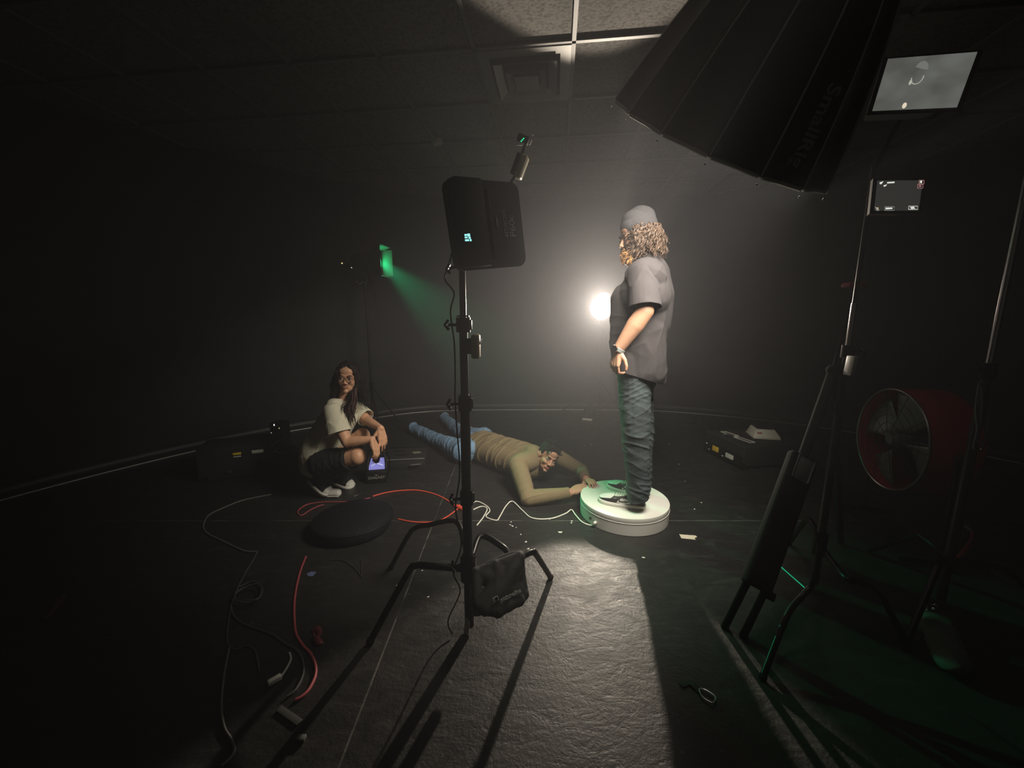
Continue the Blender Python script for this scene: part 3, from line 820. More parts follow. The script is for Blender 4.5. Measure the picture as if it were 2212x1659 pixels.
for k in range(NS):
    a = 2 * PI * k / NS; pts = []
    for t in ts:
        r, h = prof(t); pts.append(SB_C + dirv(a) * (r + .003) + n * h)
    m = MB(); m.tube(pts, .0036, 6); m.build('rib', pipe, SBX)
    a1 = 2 * PI * (k + 1) / NS
    p0, p1 = SB_C + dirv(a) * SR, SB_C + dirv(a1) * SR
    m = MB(); m.tube([p0 * .96 + p1 * .04, p0 * .5 + p1 * .5 - (dirv((a + a1) / 2)) * .008, p0 * .04 + p1 * .96], .0062, 8); m.build('rim_binding', pipe, SBX)
    m = MB(); m.ball(p0 + n * .02 + dirv(a) * .008, .0038, 8); m.build('rod_tip', chrome, SBX)
m = MB(); m.lathe([(0, -SDEP - .24), (.06, -SDEP - .24), (.07, -SDEP - .05), (.085, -SDEP + .03), (0, -SDEP + .03)], SB_C, n, 32); m.build('lamp_head', black_paint, SBX)
m = MB(); m.lathe([(0, .004), (SR * .93, .004), (SR * .93, 0), (0, 0)], SB_C + n * -.02, n, 64)
# front diffusion cloth glows: it is the lit face of the lamp
m.build('diffuser', mat('diffuser_glow', (.7, .68, .62), .9, emit=(1, .92, .78), es=.5), SBX)
# lettering along a panel between two ribs
ltm = mat('softbox_print', (.50, .50, .50), .7)


# ================================================================== PEOPLE
def shoe_mesh(name, heel, toe, up, par, kind='skate', Ls=None):
    """low sneaker from cross-sections; heel and toe points are on the sole's underside"""
    heel = V(heel); toe = V(toe); L = (toe - heel).length if Ls is None else Ls
    f = (toe - heel).normalized(); M = frame(f, up)
    X, Y, Z = M.col[0], M.col[1], M.col[2]
    NSX, NR = (200, 100) if kind == 'skate' else (80, 40)
    def halfw(s):
        q = abs(2 * min(1, max(0, s)) - 1)
        return .050 * max(0, 1 - q ** 4.2) ** .42 * (.80 + .24 * max(0, min(1, (s - .15) / .5)) ** 1.2 - .06 * max(0, (s - .8) / .2))
    def top(s):
        if s < .30: return .090 - .01 * math.sin(PI * s / .3)
        if s < .60: return .090 - (.090 - .068) * ((s - .30) / .30)
        return .068 - (.068 - .040) * ((s - .60) / .40) ** 1.9
    def pt(s, a, grow=0):
        w = halfw(s) + grow; h = top(s) + grow; ca, sa = math.cos(a), math.sin(a)
        zz = .022 + (h - .022) * max(0, sa) ** .62; xx = w * (1 if sa < .0 else (abs(ca) ** (.62 if s < .6 else .8))) * (1 if ca > 0 else -1)
        if s < .45: xx *= 1 - .25 * (zz - .022) / .07
        return heel + Y * (s * L) + X * xx + Z * zz
    bm = bmesh.new(); rings = []
    for i in range(NSX + 1):
        s = i / NSX * .985 + .0075
        rings.append([bm.verts.new(pt(s, PI * k / NR)) for k in range(NR + 1)])
    sw_ = [(.40, .50), (.44, .36), (.50, .30), (.58, .32), (.70, .44), (.84, .62), (.70, .40), (.58, .20), (.50, .13), (.42, .18), (.385, .34)]
    def inp(x, y, pg):
        c = False
        for i in range(len(pg)):
            x1, y1 = pg[i]; x2, y2 = pg[i - 1]
            if (y1 > y) != (y2 > y) and x < (x2 - x1) * (y - y1) / (y2 - y1) + x1: c = not c
        return c
    for i in range(NSX):
        s = (i + .5) / NSX
        for k in range(NR):
            a = PI * (k + .5) / NR; e = math.sin(a) ** .62     # 0 at the sole, 1 on top
            fc = bm.faces.new((rings[i][k], rings[i][k + 1], rings[i + 1][k + 1], rings[i + 1][k]))
            mi = 0  # 0 white, 1 black
            if kind == 'skate':
                if s > .62:
                    lim = .68 + (.45 * (.74 - s) / .12 if s < .74 else 0)
                    mi = 1 if e < lim else 0
                elif s > .28:
                    mi = 0 if inp(s, e, ((.60, .16), (.30, .12), (.33, .40), (.40, .60), (.50, .74), (.56, .55), (.585, .35))) else 1
                    if inp(s, e, ((.31, .30), (.40, .24), (.50, .22), (.555, .34), (.560, .52), (.53, .64), (.535, .50), (.50, .40), (.42, .38), (.33, .42))): mi = 1
                else:
                    mi = 1 if e < .78 else 0
                if .28 < s < .66 and e > .93: mi = 0 if int(s * 60) % 3 else 1
            else:
                mi = 1
                if s > .80: mi = 0
            fc.material_index = mi
    bm.faces.new([r[0] for r in rings] + [r[-1] for r in rings][::-1])
    bm.faces.new(rings[0][::-1]); bm.faces.new(rings[-1])
    bmesh.ops.recalc_face_normals(bm, faces=bm.faces)
    me = bpy.data.meshes.new(name); bm.to_mesh(me); bm.free()
    so_ = link('shoe', me, [white_leather, black_leather] if kind == 'skate' else [white_rubber, canvas], par)
    # sole
    bm = bmesh.new(); lo = []; hi = []; n_ = 60
    for k in range(n_):
        a = 2 * PI * k / n_; s = .5 - .5 * math.cos(a); w_ = (halfw(min(.99, max(.01, s))) + .0045) * (1 if a < PI else -1)
        if s < .012 or s > .988: w_ *= .55
        p = heel + Y * ((s * 1.03 - .015) * L) + X * w_
        tz = .008 * max(0, (s - .82) / .18) if kind == 'skate' else .004 * max(0, (s - .85) / .15)
        lo.append(bm.verts.new(p + Z * tz)); hi.append(bm.verts.new(p + Z * (.027 + tz * .6)))
    bm.faces.new(lo[::-1]); bm.faces.new(hi)
    for k in range(n_): bm.faces.new((lo[k], lo[(k + 1) % n_], hi[(k + 1) % n_], hi[k]))
    bmesh.ops.recalc_face_normals(bm, faces=bm.faces)
    me = bpy.data.meshes.new('sole'); bm.to_mesh(me); bm.free()
    link('sole', me, white_rubber, so_)
    m = MB()
    for j in range(5):
        s = .40 + j * .052; pts = [pt(s, a, .003) for a in (R(60), R(75), R(90), R(105), R(120))]
        m.tube(pts, .0032, 6)
    for sg in (1, -1):
        m.tube(spline([pt(.38, R(90), .006), pt(.36, R(90 + 14 * sg), .018), pt(.42, R(90 + 24 * sg), .016), pt(.43, R(90 + 10 * sg), .007)], 5), .0034, 6)
    m.build('shoelace', white_cord if kind == 'skate' else mat('lace_grey', (.10, .10, .10), .7), so_)
    return so_


# ---------------------------------------------------------------- standing man
MANL = 'bearded man in charcoal beanie, tee and cargo pants standing on the round turntable'
MAN = thing('person', V((.72, 2.45, TH)), MANL, 'person')
YN, YM, YF = 2.27, 2.44, 2.62        # near side, middle, far side
hc = P(1377, 512, YM)
Hm = headframe(hc, V((-1, -.06, -.20)), V((-.14, 0, 1)))
S_ = 1.08
Hm = Hm @ Matrix.Scale(S_, 4)
neckb = P(1398, 560, YM)
shN, shF = P(1392, 584, YN), P(1392, 584, YF)
hipN, hipF = P(1370, 812, YM - .09), P(1374, 812, YM + .09)
kneN, kneF = P(1372, 935, YM - .10), P(1384, 930, YM + .10)
ankN, ankF = P(1378, 1055, YM - .10), P(1384, 1040, YM + .12)
elN, wrN = P(1393, 672, YN - .06), P(1335, 756, YN - .02)
elF, wrF = P(1385, 672, YF + .06), P(1332, 757, YF - .10)
body = head_prims(Hm)
body += [('c', Hm @ V((0, -.03, -.05)), .060, neckb, .068), ('c', neckb, .07, P(1394, 600, YM), .11),
         ('c', P(1392, 610, YM - .07), .12, P(1392, 610, YM + .07), .12), ('c', P(1390, 640, YM), .14, P(1376, 740, YM), .13),
         ('c', P(1374, 760, YM - .04), .13, P(1374, 800, YM + .04), .13)]
body += [('c', shN + V((0, .02, -.03)), .052, elN, .048), ('c', elN, .050, elN.lerp(wrN, .35), .051), ('c', elN.lerp(wrN, .35), .051, wrN, .031), ('c', shF + V((0, -.02, -.03)), .052, elF, .048), ('c', elF, .048, wrF, .030)]
for hp, kn, an in ((hipN, kneN, ankN), (hipF, kneF, ankF)):
    body += [('c', hp, .09, kn, .06), ('c', kn, .058, an, .042), ('c', an, .040, an + V((0, 0, -.05)), .04)]
hd = (P(1322, 808, YN - .02) - wrN)
body += hand(wrN, hd, V((-.9, -.45, 0)), -1, curl=(.75, .8, .85, .9), scale=1.02)
body += hand(wrF, (P(1320, 808, YF - .1) - wrF), V((-.9, .5, 0)), 1, curl=(.7, .7, .8, .9))
link('body', blob(body, .0045, 3), skin_m, MAN)
face_parts(Hm, MAN, hair_curl, smile=-.002, eyelook=(0, -.002))
# T-shirt
tee = [('c', P(1400, 568, YM - .04), .075, P(1398, 572, YM + .04), .075),
       ('c', P(1394, 600, YM - .10), .118, P(1394, 600, YM + .10), .118), ('c', P(1391, 640, YM - .06), .155, P(1391, 640, YM + .06), .155),
       ('c', P(1388, 650, YM), .165, P(1382, 720, YM), .165), ('c', P(1382, 720, YM - .04), .155, P(1381, 800, YM - .05), .165),
       ('c', P(1380, 720, YM + .04), .155, P(1379, 800, YM + .05), .160), ('c', P(1360, 650, YM), .12, P(1352, 740, YM), .105), ('c', P(1352, 740, YM), .105, P(1366, 808, YM), .125), ('c', P(1356, 780, YM - .085), .105, P(1358, 812, YM - .085), .118), ('c', P(1356, 780, YM + .085), .105, P(1358, 812, YM + .085), .115),
       ('c', P(1404, 780, YM), .10, P(1400, 815, YM), .115), ('c', P(1415, 640, YM), .11, P(1410, 700, YM), .11), ('c', P(1404, 592, YM), .112, P(1413, 640, YM), .118)]
slv = [(('c', plus(shN, (0, 1, 0), .05) + V((.005, 0, -.015)), .088, shN.lerp(elN, 1.0), .094), shN, elN), (('c', plus(shF, (0, -1, 0), .05) + V((0, 0, -.01)), .088, shF.lerp(elF, 1.0), .090), shF, elF)]
fT = folds((.25, .1, 1), 7, 4, .0075, 3.3); fT2 = folds((1, 0, -.55), 9, 3.5, .006, 8.1)
dN = (elN - shN); dF = (elF - shF)
me = blob(tee, .006, 12, lambda c: fT(c) * .6 + fT2(c), cuts=[(P(1378, 812, YM), V((-.30, 0, -1)), 1.0)], thick=.004)
t_ob = link('t_shirt', me, tee_grey, MAN)
for pr1, a_, b_ in slv:
    me = blob([pr1], .005, 6, folds(b_ - a_, 6, 9, .006, 4.4, v=V((1, 0, 0))), cuts=[(a_.lerp(b_, .90), b_ - a_, .4)], thick=.004)
    link('sleeve', me, tee_grey, t_ob)
# trousers
tr = []
for hp, kn, an, s in ((hipN, kneN, ankN, -1), (hipF, kneF, ankF, 1)):
    y = V((0, .0, 0))
    tr += [('c', hp + V((0, 0, .02)), .104, hp.lerp(kn, .5), .096), ('c', hp.lerp(kn, .5), .098, kn, .086), ('c', kn, .086, kn.lerp(an, .45), .078), ('c', kn.lerp(an, .45), .078, an + V((0, 0, .03)), .072), ('c', an + V((0, 0, .03)), .072, an + V((.004, 0, -.065)), .070)]
tr += [('c', hipN + V((0, .02, .05)), .105, hipF + V((0, -.02, .05)), .105), ('c', hipN + V((.02, .02, -.02)), .108, hipF + V((.02, -.02, -.02)), .108)]
# bellows pocket on the near thigh
pk = hipN.lerp(kneN, .66)
tr += [('c', pk + V((.01, -.045, .045)), .050, pk + V((.01, -.045, -.035)), .048), ('c', pk + V((-.04, -.04, .04)), .046, pk + V((-.04, -.038, -.03)), .044)]
g1 = folds((.35, .1, 1), 22, 5, .0072, 1.7); g2 = folds((-.5, .2, 1), 26, 6, .0060, 5.2)
kz = kneN.z; az_ = ankN.z


def fJ(c):
    k = max(0, 1 - abs(c.z - kz + .05) / .22); a = max(0, 1 - abs(c.z - az_) / .13); h = max(0, 1 - abs(c.z - hipN.z + .12) / .2)
    return g1(c) * (.35 + .9 * k + .9 * a) + g2(c) * (.3 + .6 * h)


me = blob(tr, .005, 4, fJ, cuts=[(ankN + V((0, 0, -.072)), V((.25, 0, -1)), .13), (ankF + V((0, 0, -.072)), V((.25, 0, -1)), .13)], thick=.003)
jo = link('cargo_trousers', me, denim_grey, MAN)
# shoes
shoe_mesh('shoe', G(1394, 1098, TH), G(1294, 1081, TH), (0, 0, 1), MAN)
shoe_mesh('shoe', G(1403, 1076, TH), G(1313, 1050, TH), (0, 0, 1), MAN)
# watch
m = MB(); wd = (wrN - elN).normalized(); wpt = wrN - wd * .005
m.lathe([(.036, -.011), (.039, -.009), (.039, .009), (.036, .011)], wpt, wd, 24); wo_ = m.build('watch', mat('watch_band', (.25, .27, .26), .3), MAN)
m = MB(); nn_ = V((-.75, -.65, .1)).normalized(); m.cyl(wpt + nn_ * .032, wpt + nn_ * .046, .020, seg=24); m.build('watch_case', chrome, wo_)
# beanie
rH = Hm.to_3x3().normalized(); hh = lambda x, y, z: Hm @ V((x, y, z))
tl = R(-8)
bean = [('e', hh(0, -.016, .058), (.090, .110, .088), rH), ('e', hh(0, -.042, .088), (.072, .078, .075), rH), ('e', hh(0, .03, .06), (.074, .064, .062), rH), ('e', hh(0, .0, .086), (.076, .084, .070), rH), ('e', hh(0, -.03, .105), (.066, .074, .062), rH)]
bcut = hh(0, 0, .030); bn = rH @ V((0, -.10, -1))
me = blob(bean, .0045, 8, folds(rH @ V((0, .2, 1)), 14, 5, .0016, 2.2), cuts=[(bcut, bn, .5)], thick=.006)
link('beanie', me, wool, MAN)


def curl_tube(m, p0, d, length, rad, amp, turns, seg=5, ph=0.0, grav=.0, steps=None):
    d = V(d).normalized(); s1 = d.orthogonal().normalized(); s2 = d.cross(s1); n_ = steps or int(turns * 12) + 5; pts = []; rs = []
    for i in range(n_ + 1):
        t = i / n_; a = ph + t * turns * 2 * PI
        c = p0 + d * length * t + V((0, 0, -grav * t * t)); am = amp * min(1, t * 3 + .2)
        pts.append(c + (s1 * math.cos(a) + s2 * math.sin(a)) * am); rs.append(rad * (1 - .85 * t ** 2.5))
    m.tube(pts, rs, seg)


hb = [('e', hh(0, -.035, .0), (.084, .085, .075), rH), ('e', hh(.074, .018, -.004), (.019, .052, .060), rH), ('e', hh(-.074, .018, -.004), (.019, .052, .060), rH), ('c', hh(0, -.065, -.01), .066, hh(0, -.070, -.075), .058)]
link('hair', blob(hb, .006, 3, folds((0, 0, 1), 40, 40, .006, 1)), hair_curl, MAN)
m = MB()
for k in range(560):
    az0 = random.uniform(-75, 255)   # 0..180 runs round the back of the head
    sgn = math.cos(R(az0)); back = math.sin(R(az0))
    zt = random.uniform(-.06, .050)
    base = hh((.084 if back > .45 else .098 if back > -.3 else .086) * sgn, (-.030 - .078 * back) if back > -.2 else (-.030 + .105 * abs(back)), zt)
    out = (rH @ V((sgn * .6, -back * .7, 0)))
    if hh(0, 0, 0) is None: continue
    L = random.uniform(.05, .115) * (1 if back > -.2 else .8)
    curl_tube(m, base + out * .006, rH @ V((sgn * .28, -back * .35 - .10, -1)), L, random.uniform(.0030, .0055), random.uniform(.006, .013), random.uniform(1.0, 2.2), 6, random.uniform(0, 6))
for k in range(170):
    sgn = random.choice((-1, 1)); zt = random.uniform(-.03, .062); y_ = random.uniform(-.06, .055)
    base = hh((.094 - .010 * abs(y_) / .06) * sgn, y_, zt)
    curl_tube(m, base, rH @ V((sgn * .18, random.uniform(-.2, .1), -1)), random.uniform(.04, .08), random.uniform(.0032, .0052), random.uniform(.006, .011), random.uniform(.9, 1.8), 6, random.uniform(0, 6))
m.build('hair_curls', hair_curl, MAN)
# beard
bd = [('c', hh(-.045, .045, -.060), .022, hh(0, .074, -.100), .028), ('c', hh(.045, .045, -.060), .022, hh(0, .074, -.100), .028), ('c', hh(0, .078, -.1), .026, hh(0, .070, -.135), .016),
      ('c', hh(-.02, .092, -.051), .006, hh(.02, .092, -.051), .006), ('c', hh(.052, .02, -.035), .018, hh(.045, .05, -.065), .020), ('c', hh(-.052, .02, -.035), .018, hh(-.045, .05, -.065), .020)]
link('beard', blob(bd, .004, 2, folds((0, 0, 1), 60, 60, .004, 1)), beard_m, MAN)
m = MB()
for k in range(110):
    t = random.uniform(-1, 1); a = t * R(75); v_ = random.uniform(0, 1)
    p = hh(.052 * math.sin(a), .048 + .046 * math.cos(a), -.055 - .06 * v_)
    curl_tube(m, p, rH @ V((math.sin(a) * .5, math.cos(a) * .7, -.9)), random.uniform(.018, .036), .0024, .004, random.uniform(.8, 1.6), 4, random.uniform(0, 6))
m.build('beard_curls', beard_m, MAN)


# ---------------------------------------------------------------- crouching woman
WO = thing('person', G(715, 1062), 'crouching woman in an oversized cream tee and ripped black jeans, wearing round glasses', 'person')
yN, yM, yF = 2.74, 2.86, 3.00
Hw = headframe(P(751, 815, 2.87), V((.20, -1, .02)), V((.06, 0, 1))) @ Matrix.Scale(.98, 4)
rW = Hw.to_3x3().normalized(); hw = lambda x, y, z: Hw @ V((x, y, z))
nb = P(744, 868, yM + .02)
sN, sF = P(717, 886, yN), P(770, 884, yF)
eN, wN = P(750, 955, 2.66), P(804, 949, 2.66)
eF, wF = P(792, 908, 2.92), P(822, 925, 2.76)
hN, kN, aN = P(698, 1000, yN + .02), P(772, 986, 2.68), P(694, 1030, 2.78)
hF, kF, aF = P(708, 996, yF - .04), P(782, 942, 2.93), P(735, 1026, 2.95)
body = head_prims(Hw)
body += [('c', hw(0, -.02, -.06), .050, nb, .052), ('c', nb, .055, P(737, 890, yM), .095), ('c', sN, .05, sF, .05), ('c', P(735, 895, yM), .11, P(700, 985, yM), .12), ('c', hN, .10, hF, .10)]
body += [('c', sN, .050, eN, .039), ('l', [(eN, .039), (eN.lerp(wN, .3), .038), (wN, .0245)]), ('c', sF, .048, eF, .038), ('l', [(eF, .038), (eF.lerp(wF, .35), .036), (wF, .0245)])]
for h_, k_, a_ in ((hN, kN, aN), (hF, kF, aF)):
    body += [('c', h_, .088, k_, .060), ('e', k_, (.062, .062, .064)), ('c', k_, .055, a_, .036)]
body += hand(wN, P(815, 978, 2.64) - wN, V((.9, -.25, .5)), -1, curl=(.55, .5, .5, .45), scale=.92, spread=.03)
body += hand(wF, P(832, 975, 2.74) - wF, V((.75, -.6, .25)), 1, curl=(.28, .22, .22, .28), scale=.95, spread=.05)
link('body', blob(body, .004, 3), skin_f, WO)
face_parts(Hw, WO, hair_dark, smile=.010, lipw=.026, lipm=mat('lip_soft', (.46, .19, .13), .5), lt=.72)
# oversized tee
tw = [('c', P(722, 878, yM - .07), .060, P(760, 878, yM + .09), .060), ('c', P(734, 898, yM - .03), .125, P(716, 930, yM), .140), ('c', P(716, 930, yM), .140, P(690, 975, yM), .145),
      ('c', P(690, 975, yM - .02), .140, P(680, 1000, yM - .01), .115), ('c', P(684, 1000, yM - .05), .095, P(674, 1016, yM - .04), .045),
      ('c', P(745, 900, yM - .04), .10, P(738, 920, yM - .05), .085), ('c', P(690, 1000, yM + .08), .10, P(684, 1006, yM + .08), .08)]
f1 = folds((.45, .1, 1), 7, 3.2, .0065, 4.4, v=V((1, 0, 0))); f2 = folds((1, .3, -.35), 12, 3, .0055, 9.2)
me = blob(tw, .005, 9, lambda c: f1(c) * .4 + f2(c) * 1.0, cuts=[(P(672, 1030, 2.82), V((-.25, 0, -1)), .25)], thick=.004)
to = link('t_shirt', me, tee_cream, WO)
for ch_, c_, d_ in (([(sN + V((.0, .01, -.01)), .066), (P(727, 912, 2.70), .080), (P(735, 950, 2.67), .094)], P(731, 936, 2.68), P(736, 950, 2.68) - sN), ([(sF, .062), (P(786, 898, 2.94), .070), (P(798, 912, 2.93), .072)], P(792, 903, 2.94), P(800, 908, 2.93) - sF)):
    me = blob([('l', ch_)], .0045, 6, folds(d_, 5, 11, .0055, 3.4, v=V((1, 0, 0))), cuts=[(c_, d_, .3)], thick=.004)
    link('sleeve', me, tee_cream, to)
nc = nb + V((.018, -.035, .006))
m = MB(); m.tube([nc + V((.060 * math.cos(a), .052 * math.sin(a), .012 * math.sin(a) + .012 * math.cos(a) * -.6)) for a in [2 * PI * k / 32 for k in range(32)]], .007, 8, closed=True, flat=1.5); m.build('collar', tee_cream, to)
# ripped jeans
jw = [('c', hN, .112, hN.lerp(kN, .62), .088), ('c', hF, .11, hF.lerp(kF, .66), .085), ('c', hN, .11, hF, .11), ('c', kN + (aN - kN) * .22 + V((.0, .01, 0)), .066, aN + V((0, 0, .0)), .058),
      ('c', kF + (aF - kF) * .2, .064, aF, .055), ('c', hN.lerp(kN, .6), .086, kN + (aN - kN) * .35, .060), ('c', hF.lerp(kF, .62), .084, kF + (aF - kF) * .3, .060)]
me = blob(jw, .005, 4, folds((1, 0, .3), 22, 6, .005, 4))
jj = link('ripped_jeans', me, denim_black, WO)
# frayed edges of the knee openings
for c_, rr_, ax in ((hN.lerp(kN, .78), .082, kN - hN), (hF.lerp(kF, .80), .080, kF - hF), (kN.lerp(aN, .20), .066, aN - kN)):
    fm_ = frame(ax).to_4x4(); fm_.translation = c_; m = MB(); pts = []
    for k in range(44):
        a = 2 * PI * k / 44; pts.append(fm_ @ V((rr_ * math.cos(a), .014 * noise.noise(V((math.cos(a) * 3, math.sin(a) * 3, rr_ * 40))), rr_ * math.sin(a))))
    m.tube(pts, .007, 6, closed=True); m.build('frayed_edge', denim_black, jj)
# sneakers: near one up on the ball of the foot
toeN = G(741, 1073, .0); ballN = G(703, 1073, .0); heelN = P(668, 1036, 2.83)
sh1 = shoe_mesh('shoe', heelN + V((0, -.01, -.005)), ballN + (toeN - ballN) * .25 + V((0, 0, .0)), (.55, 0, 1), WO, kind='canvas', Ls=.20)
m = MB()
tt_ = blob([('c', ballN + V((-.012, .0, .032)), .030, toeN + V((-.040, 0, .028)), .028), ('c', ballN + V((-.010, .025, .03)), .028, toeN + V((-.045, .02, .027)), .026)], .003, 3)
link('toe_cap', tt_, white_rubber, sh1)
m.tube([ballN + V((-.035, .012, .014)), ballN + V((.02, .012, .012)), toeN + V((-.03, .01, .012))], [.030, .040, .036], 16, flat=.32); m.build('sole', white_rubber, sh1)
m = MB()
for j in range(6):
    c_ = heelN.lerp(ballN, .50 + j * .07) + V((.045, .005, .075 - j * .004)); m.tube([c_ + V((-.012, -.03, -.008)), c_ + V((.004, 0, .008)), c_ + V((-.012, .03, -.004))], .0035, 6)
m.build('shoelace', mat('lace_grey', (.10, .10, .10), .7), sh1)
sh2 = shoe_mesh('shoe', P(715, 1040, 2.99), G(752, 1052, .0), (.1, 0, 1), WO, kind='canvas', Ls=.20)
# glasses
gm_ = mat('glasses_gold', (.65, .5, .3), .2, 1.0); gl_ = mat('glass_lens', (1, 1, 1), .02, trans=1.0)
m = MB()
for s in (-1, 1):
    m.tube([hw(.033 * s + .027 * math.cos(a), .100 - .010 * abs(math.cos(a)) * (1 if math.cos(a) * s > 0 else 0), -.003 + .025 * math.sin(a)) for a in [2 * PI * k / 28 for k in range(28)]], .0013, 6, closed=True)
    m.tube([hw(.060 * s, .090, .004), hw(.078 * s, .04, .006), hw(.080 * s, -.01, .004)], .0012, 6)
m.tube([hw(-.007, .102, .004), hw(0, .105, .007), hw(.007, .102, .004)], .0012, 6)
go_ = m.build('glasses', gm_, WO)
for s in (-1, 1):
    m = MB(); m.ball(hw(.033 * s, .098, -.003), (.0255, .0012, .0235), 20, rot=rW); m.build('lens', gl_, go_)
# hair: cap and long wavy strands
hcap = [('e', hw(0, -.028, .040), (.086, .098, .088), rW), ('c', hw(.062, .015, .02), .030, hw(.072, .01, -.09), .026), ('c', hw(-.062, .015, .02), .030, hw(-.072, .01, -.09), .026),
        ('c', hw(0, -.075, .0), .075, hw(-.0, -.075, -.13), .070), ('c', hw(.03, .052, .088), .022, hw(.062, .045, .04), .020), ('c', hw(-.03, .052, .088), .022, hw(-.062, .045, .04), .020)]
link('hair', blob(hcap, .005, 3, folds(rW @ V((1, .3, 0)), 50, 8, .005, 3)), hair_dark, WO)
m = MB(); m2 = MB()


def strand(M_, p, L, ph, out, tip=False, fwd=0.0, rad=.0042, away=0.0):
    pts = []; rs = []; n_ = 18
    for i in range(n_ + 1):
        t = i / n_
        wv = .012 * math.sin(ph + t * 11) * t; wv2 = .008 * math.cos(ph * 1.7 + t * 9) * t
        pts.append(p + V((wv + out.x * math.sin(t * 1.6) * .05 + away * t, wv2 + out.y * math.sin(t * 1.6) * .04 - fwd * t, -L * t))); rs.append(rad * (1 - .75 * t ** 2))
    M_.tube(pts, rs, 5)


for k in range(420):
    a = random.uniform(-38, 218); ca, sb = math.cos(R(a)), math.sin(R(a))
    p = hw(.082 * ca, -.03 - .085 * sb, random.uniform(-.03, .075) if sb < .5 else random.uniform(-.03, .09))
    strand(m, p, random.uniform(.13, .24), random.uniform(0, 6), rW @ V((ca, -sb, 0)), rad=.0032)
# long auburn locks falling over the chest
for k in range(70):
    p = hw(-.058 + random.uniform(-.012, .012), .020 + random.uniform(-.03, .02), -.080 + random.uniform(-.03, .03))
    strand(m2 if k % 3 else m, p, random.uniform(.16, .26), random.uniform(0, 1.5) + 2, V((.1, 0, 0)), fwd=.16 + random.uniform(-.02, .02), away=-.01 + random.uniform(-.045, .05), rad=.005)
for k in range(26):
    p = hw(.070 + random.uniform(-.006, .012), .01 + random.uniform(-.03, .025), -.03 + random.uniform(-.03, .03))
    strand(m, p, random.uniform(.10, .16), random.uniform(0, 1.5) + 2, V((-.2, 0, 0)), fwd=.02, away=-.02)
for k in range(30):
    p = hw(-.072 + random.uniform(-.01, .006), .0 + random.uniform(-.03, .02), -.03 + random.uniform(-.03, .03))
    strand(m, p, random.uniform(.12, .17), random.uniform(0, 1.5), V((-.6, 0, 0)), fwd=.05, away=-.03)
m.build('hair_strands', hair_dark, WO); m2.build('hair_strands', hair_tip, WO, label='auburn lower strands')


# ---------------------------------------------------------------- man lying on the floor
LM = thing('person', G(1045, 1000), 'man in an olive sweater lying face down, reaching for the turntable', 'person')
Hl = headframe(G(1184, 984, .235), V((.16, -.90, -.52)), V((.30, -.50, .80)))
# tip of the head leans to the right in the picture
vdir = (Hl.translation - V((0, 0, CAMH))).normalized()
upw = (P(1205, 955, 2.9) - P(1172, 1012, 2.9)).normalized()
Hl = headframe(G(1184, 986, .235), V((.22, -.93, -.10)), upw) @ Matrix.Scale(.98, 4)
hl = lambda x, y, z: Hl @ V((x, y, z)); rL = Hl.to_3x3().normalized()
nk = G(1150, 982, .22)
lsN, lsF = G(1118, 1003, .20), G(1192, 980, .18)
leN, lwN = G(1141, 1076, .05), G(1231, 1064, .085)
leF, lwF = G(1256, 1016, .07), G(1266, 1036, .125)
ch = (lsN + lsF) / 2 + V((-.03, .06, -.05))
pv = G(1035, 960, .13)
lhN, lhF = G(1002, 975, .11), G(1040, 948, .12)
lkN, lkF = G(945, 950, .075), G(990, 929, .075)
laN, laF = G(896, 927, .07), G(962, 904, .07)
body = head_prims(Hl)
body += [('c', hl(0, -.03, -.05), .060, nk, .066), ('c', nk, .066, ch, .10), ('c', lsN.lerp(lsF, .15), .075, lsN.lerp(lsF, .85), .075), ('c', ch, .12, pv, .115), ('c', lhN, .09, lhF, .09)]
body += [('c', lsN, .062, leN, .046), ('l', [(leN, .046), (leN.lerp(lwN, .35), .044), (lwN, .030)]), ('c', lsF, .060, leF, .045), ('l', [(leF, .045), (lwF, .030)])]
for h_, k_, a_ in ((lhN, lkN, laN), (lhF, lkF, laF)): body += [('c', h_, .085, k_, .055), ('c', k_, .055, a_, .04)]
body += hand(lwN, G(1262, 1050, .125) - lwN, V((-.35, -.30, .9)), -1, curl=(.45, .45, .5, .5), scale=1.0, spread=.05)
body += hand(lwF, G(1279, 1046, .13) - lwF + V((0, 0, .02)), V((-.1, .4, 1)), 1, curl=(.55, .55, .6, .6), scale=.92, spread=.08)
link('body', blob(body, .0042, 3), skin_m, LM)
face_parts(Hl, LM, hair_black, smile=-.003, eyelook=(.002, .003))
hp_ = [('e', hl(0, -.028, .048), (.081, .096, .082), rL), ('e', hl(0, .022, .092), (.062, .060, .034), rL), ('c', hl(-.03, .062, .092), .022, hl(.035, .060, .096), .024), ('e', hl(.070, -.004, .03), (.012, .03, .035), rL), ('e', hl(-.070, -.004, .03), (.012, .03, .035), rL)]
link('hair', blob(hp_, .004, 2, folds(rL @ V((1, .2, 0)), 60, 12, .005, 3)), hair_black, LM)
m = MB()
for k in range(160):
    x = random.uniform(-.06, .06); y = random.uniform(-.07, .07); z = .048 + .085 * math.sqrt(max(.05, 1 - (x / .085) ** 2 - ((y + .028) / .10) ** 2))
    p = hl(x, y, z); m.tube([p, p + rL @ V((x * .15, .012, .010)), p + rL @ V((x * .3 + .004, .026, .006))], [.0035, .003, .001], 5)
m.build('hair_strands', hair_black, LM)
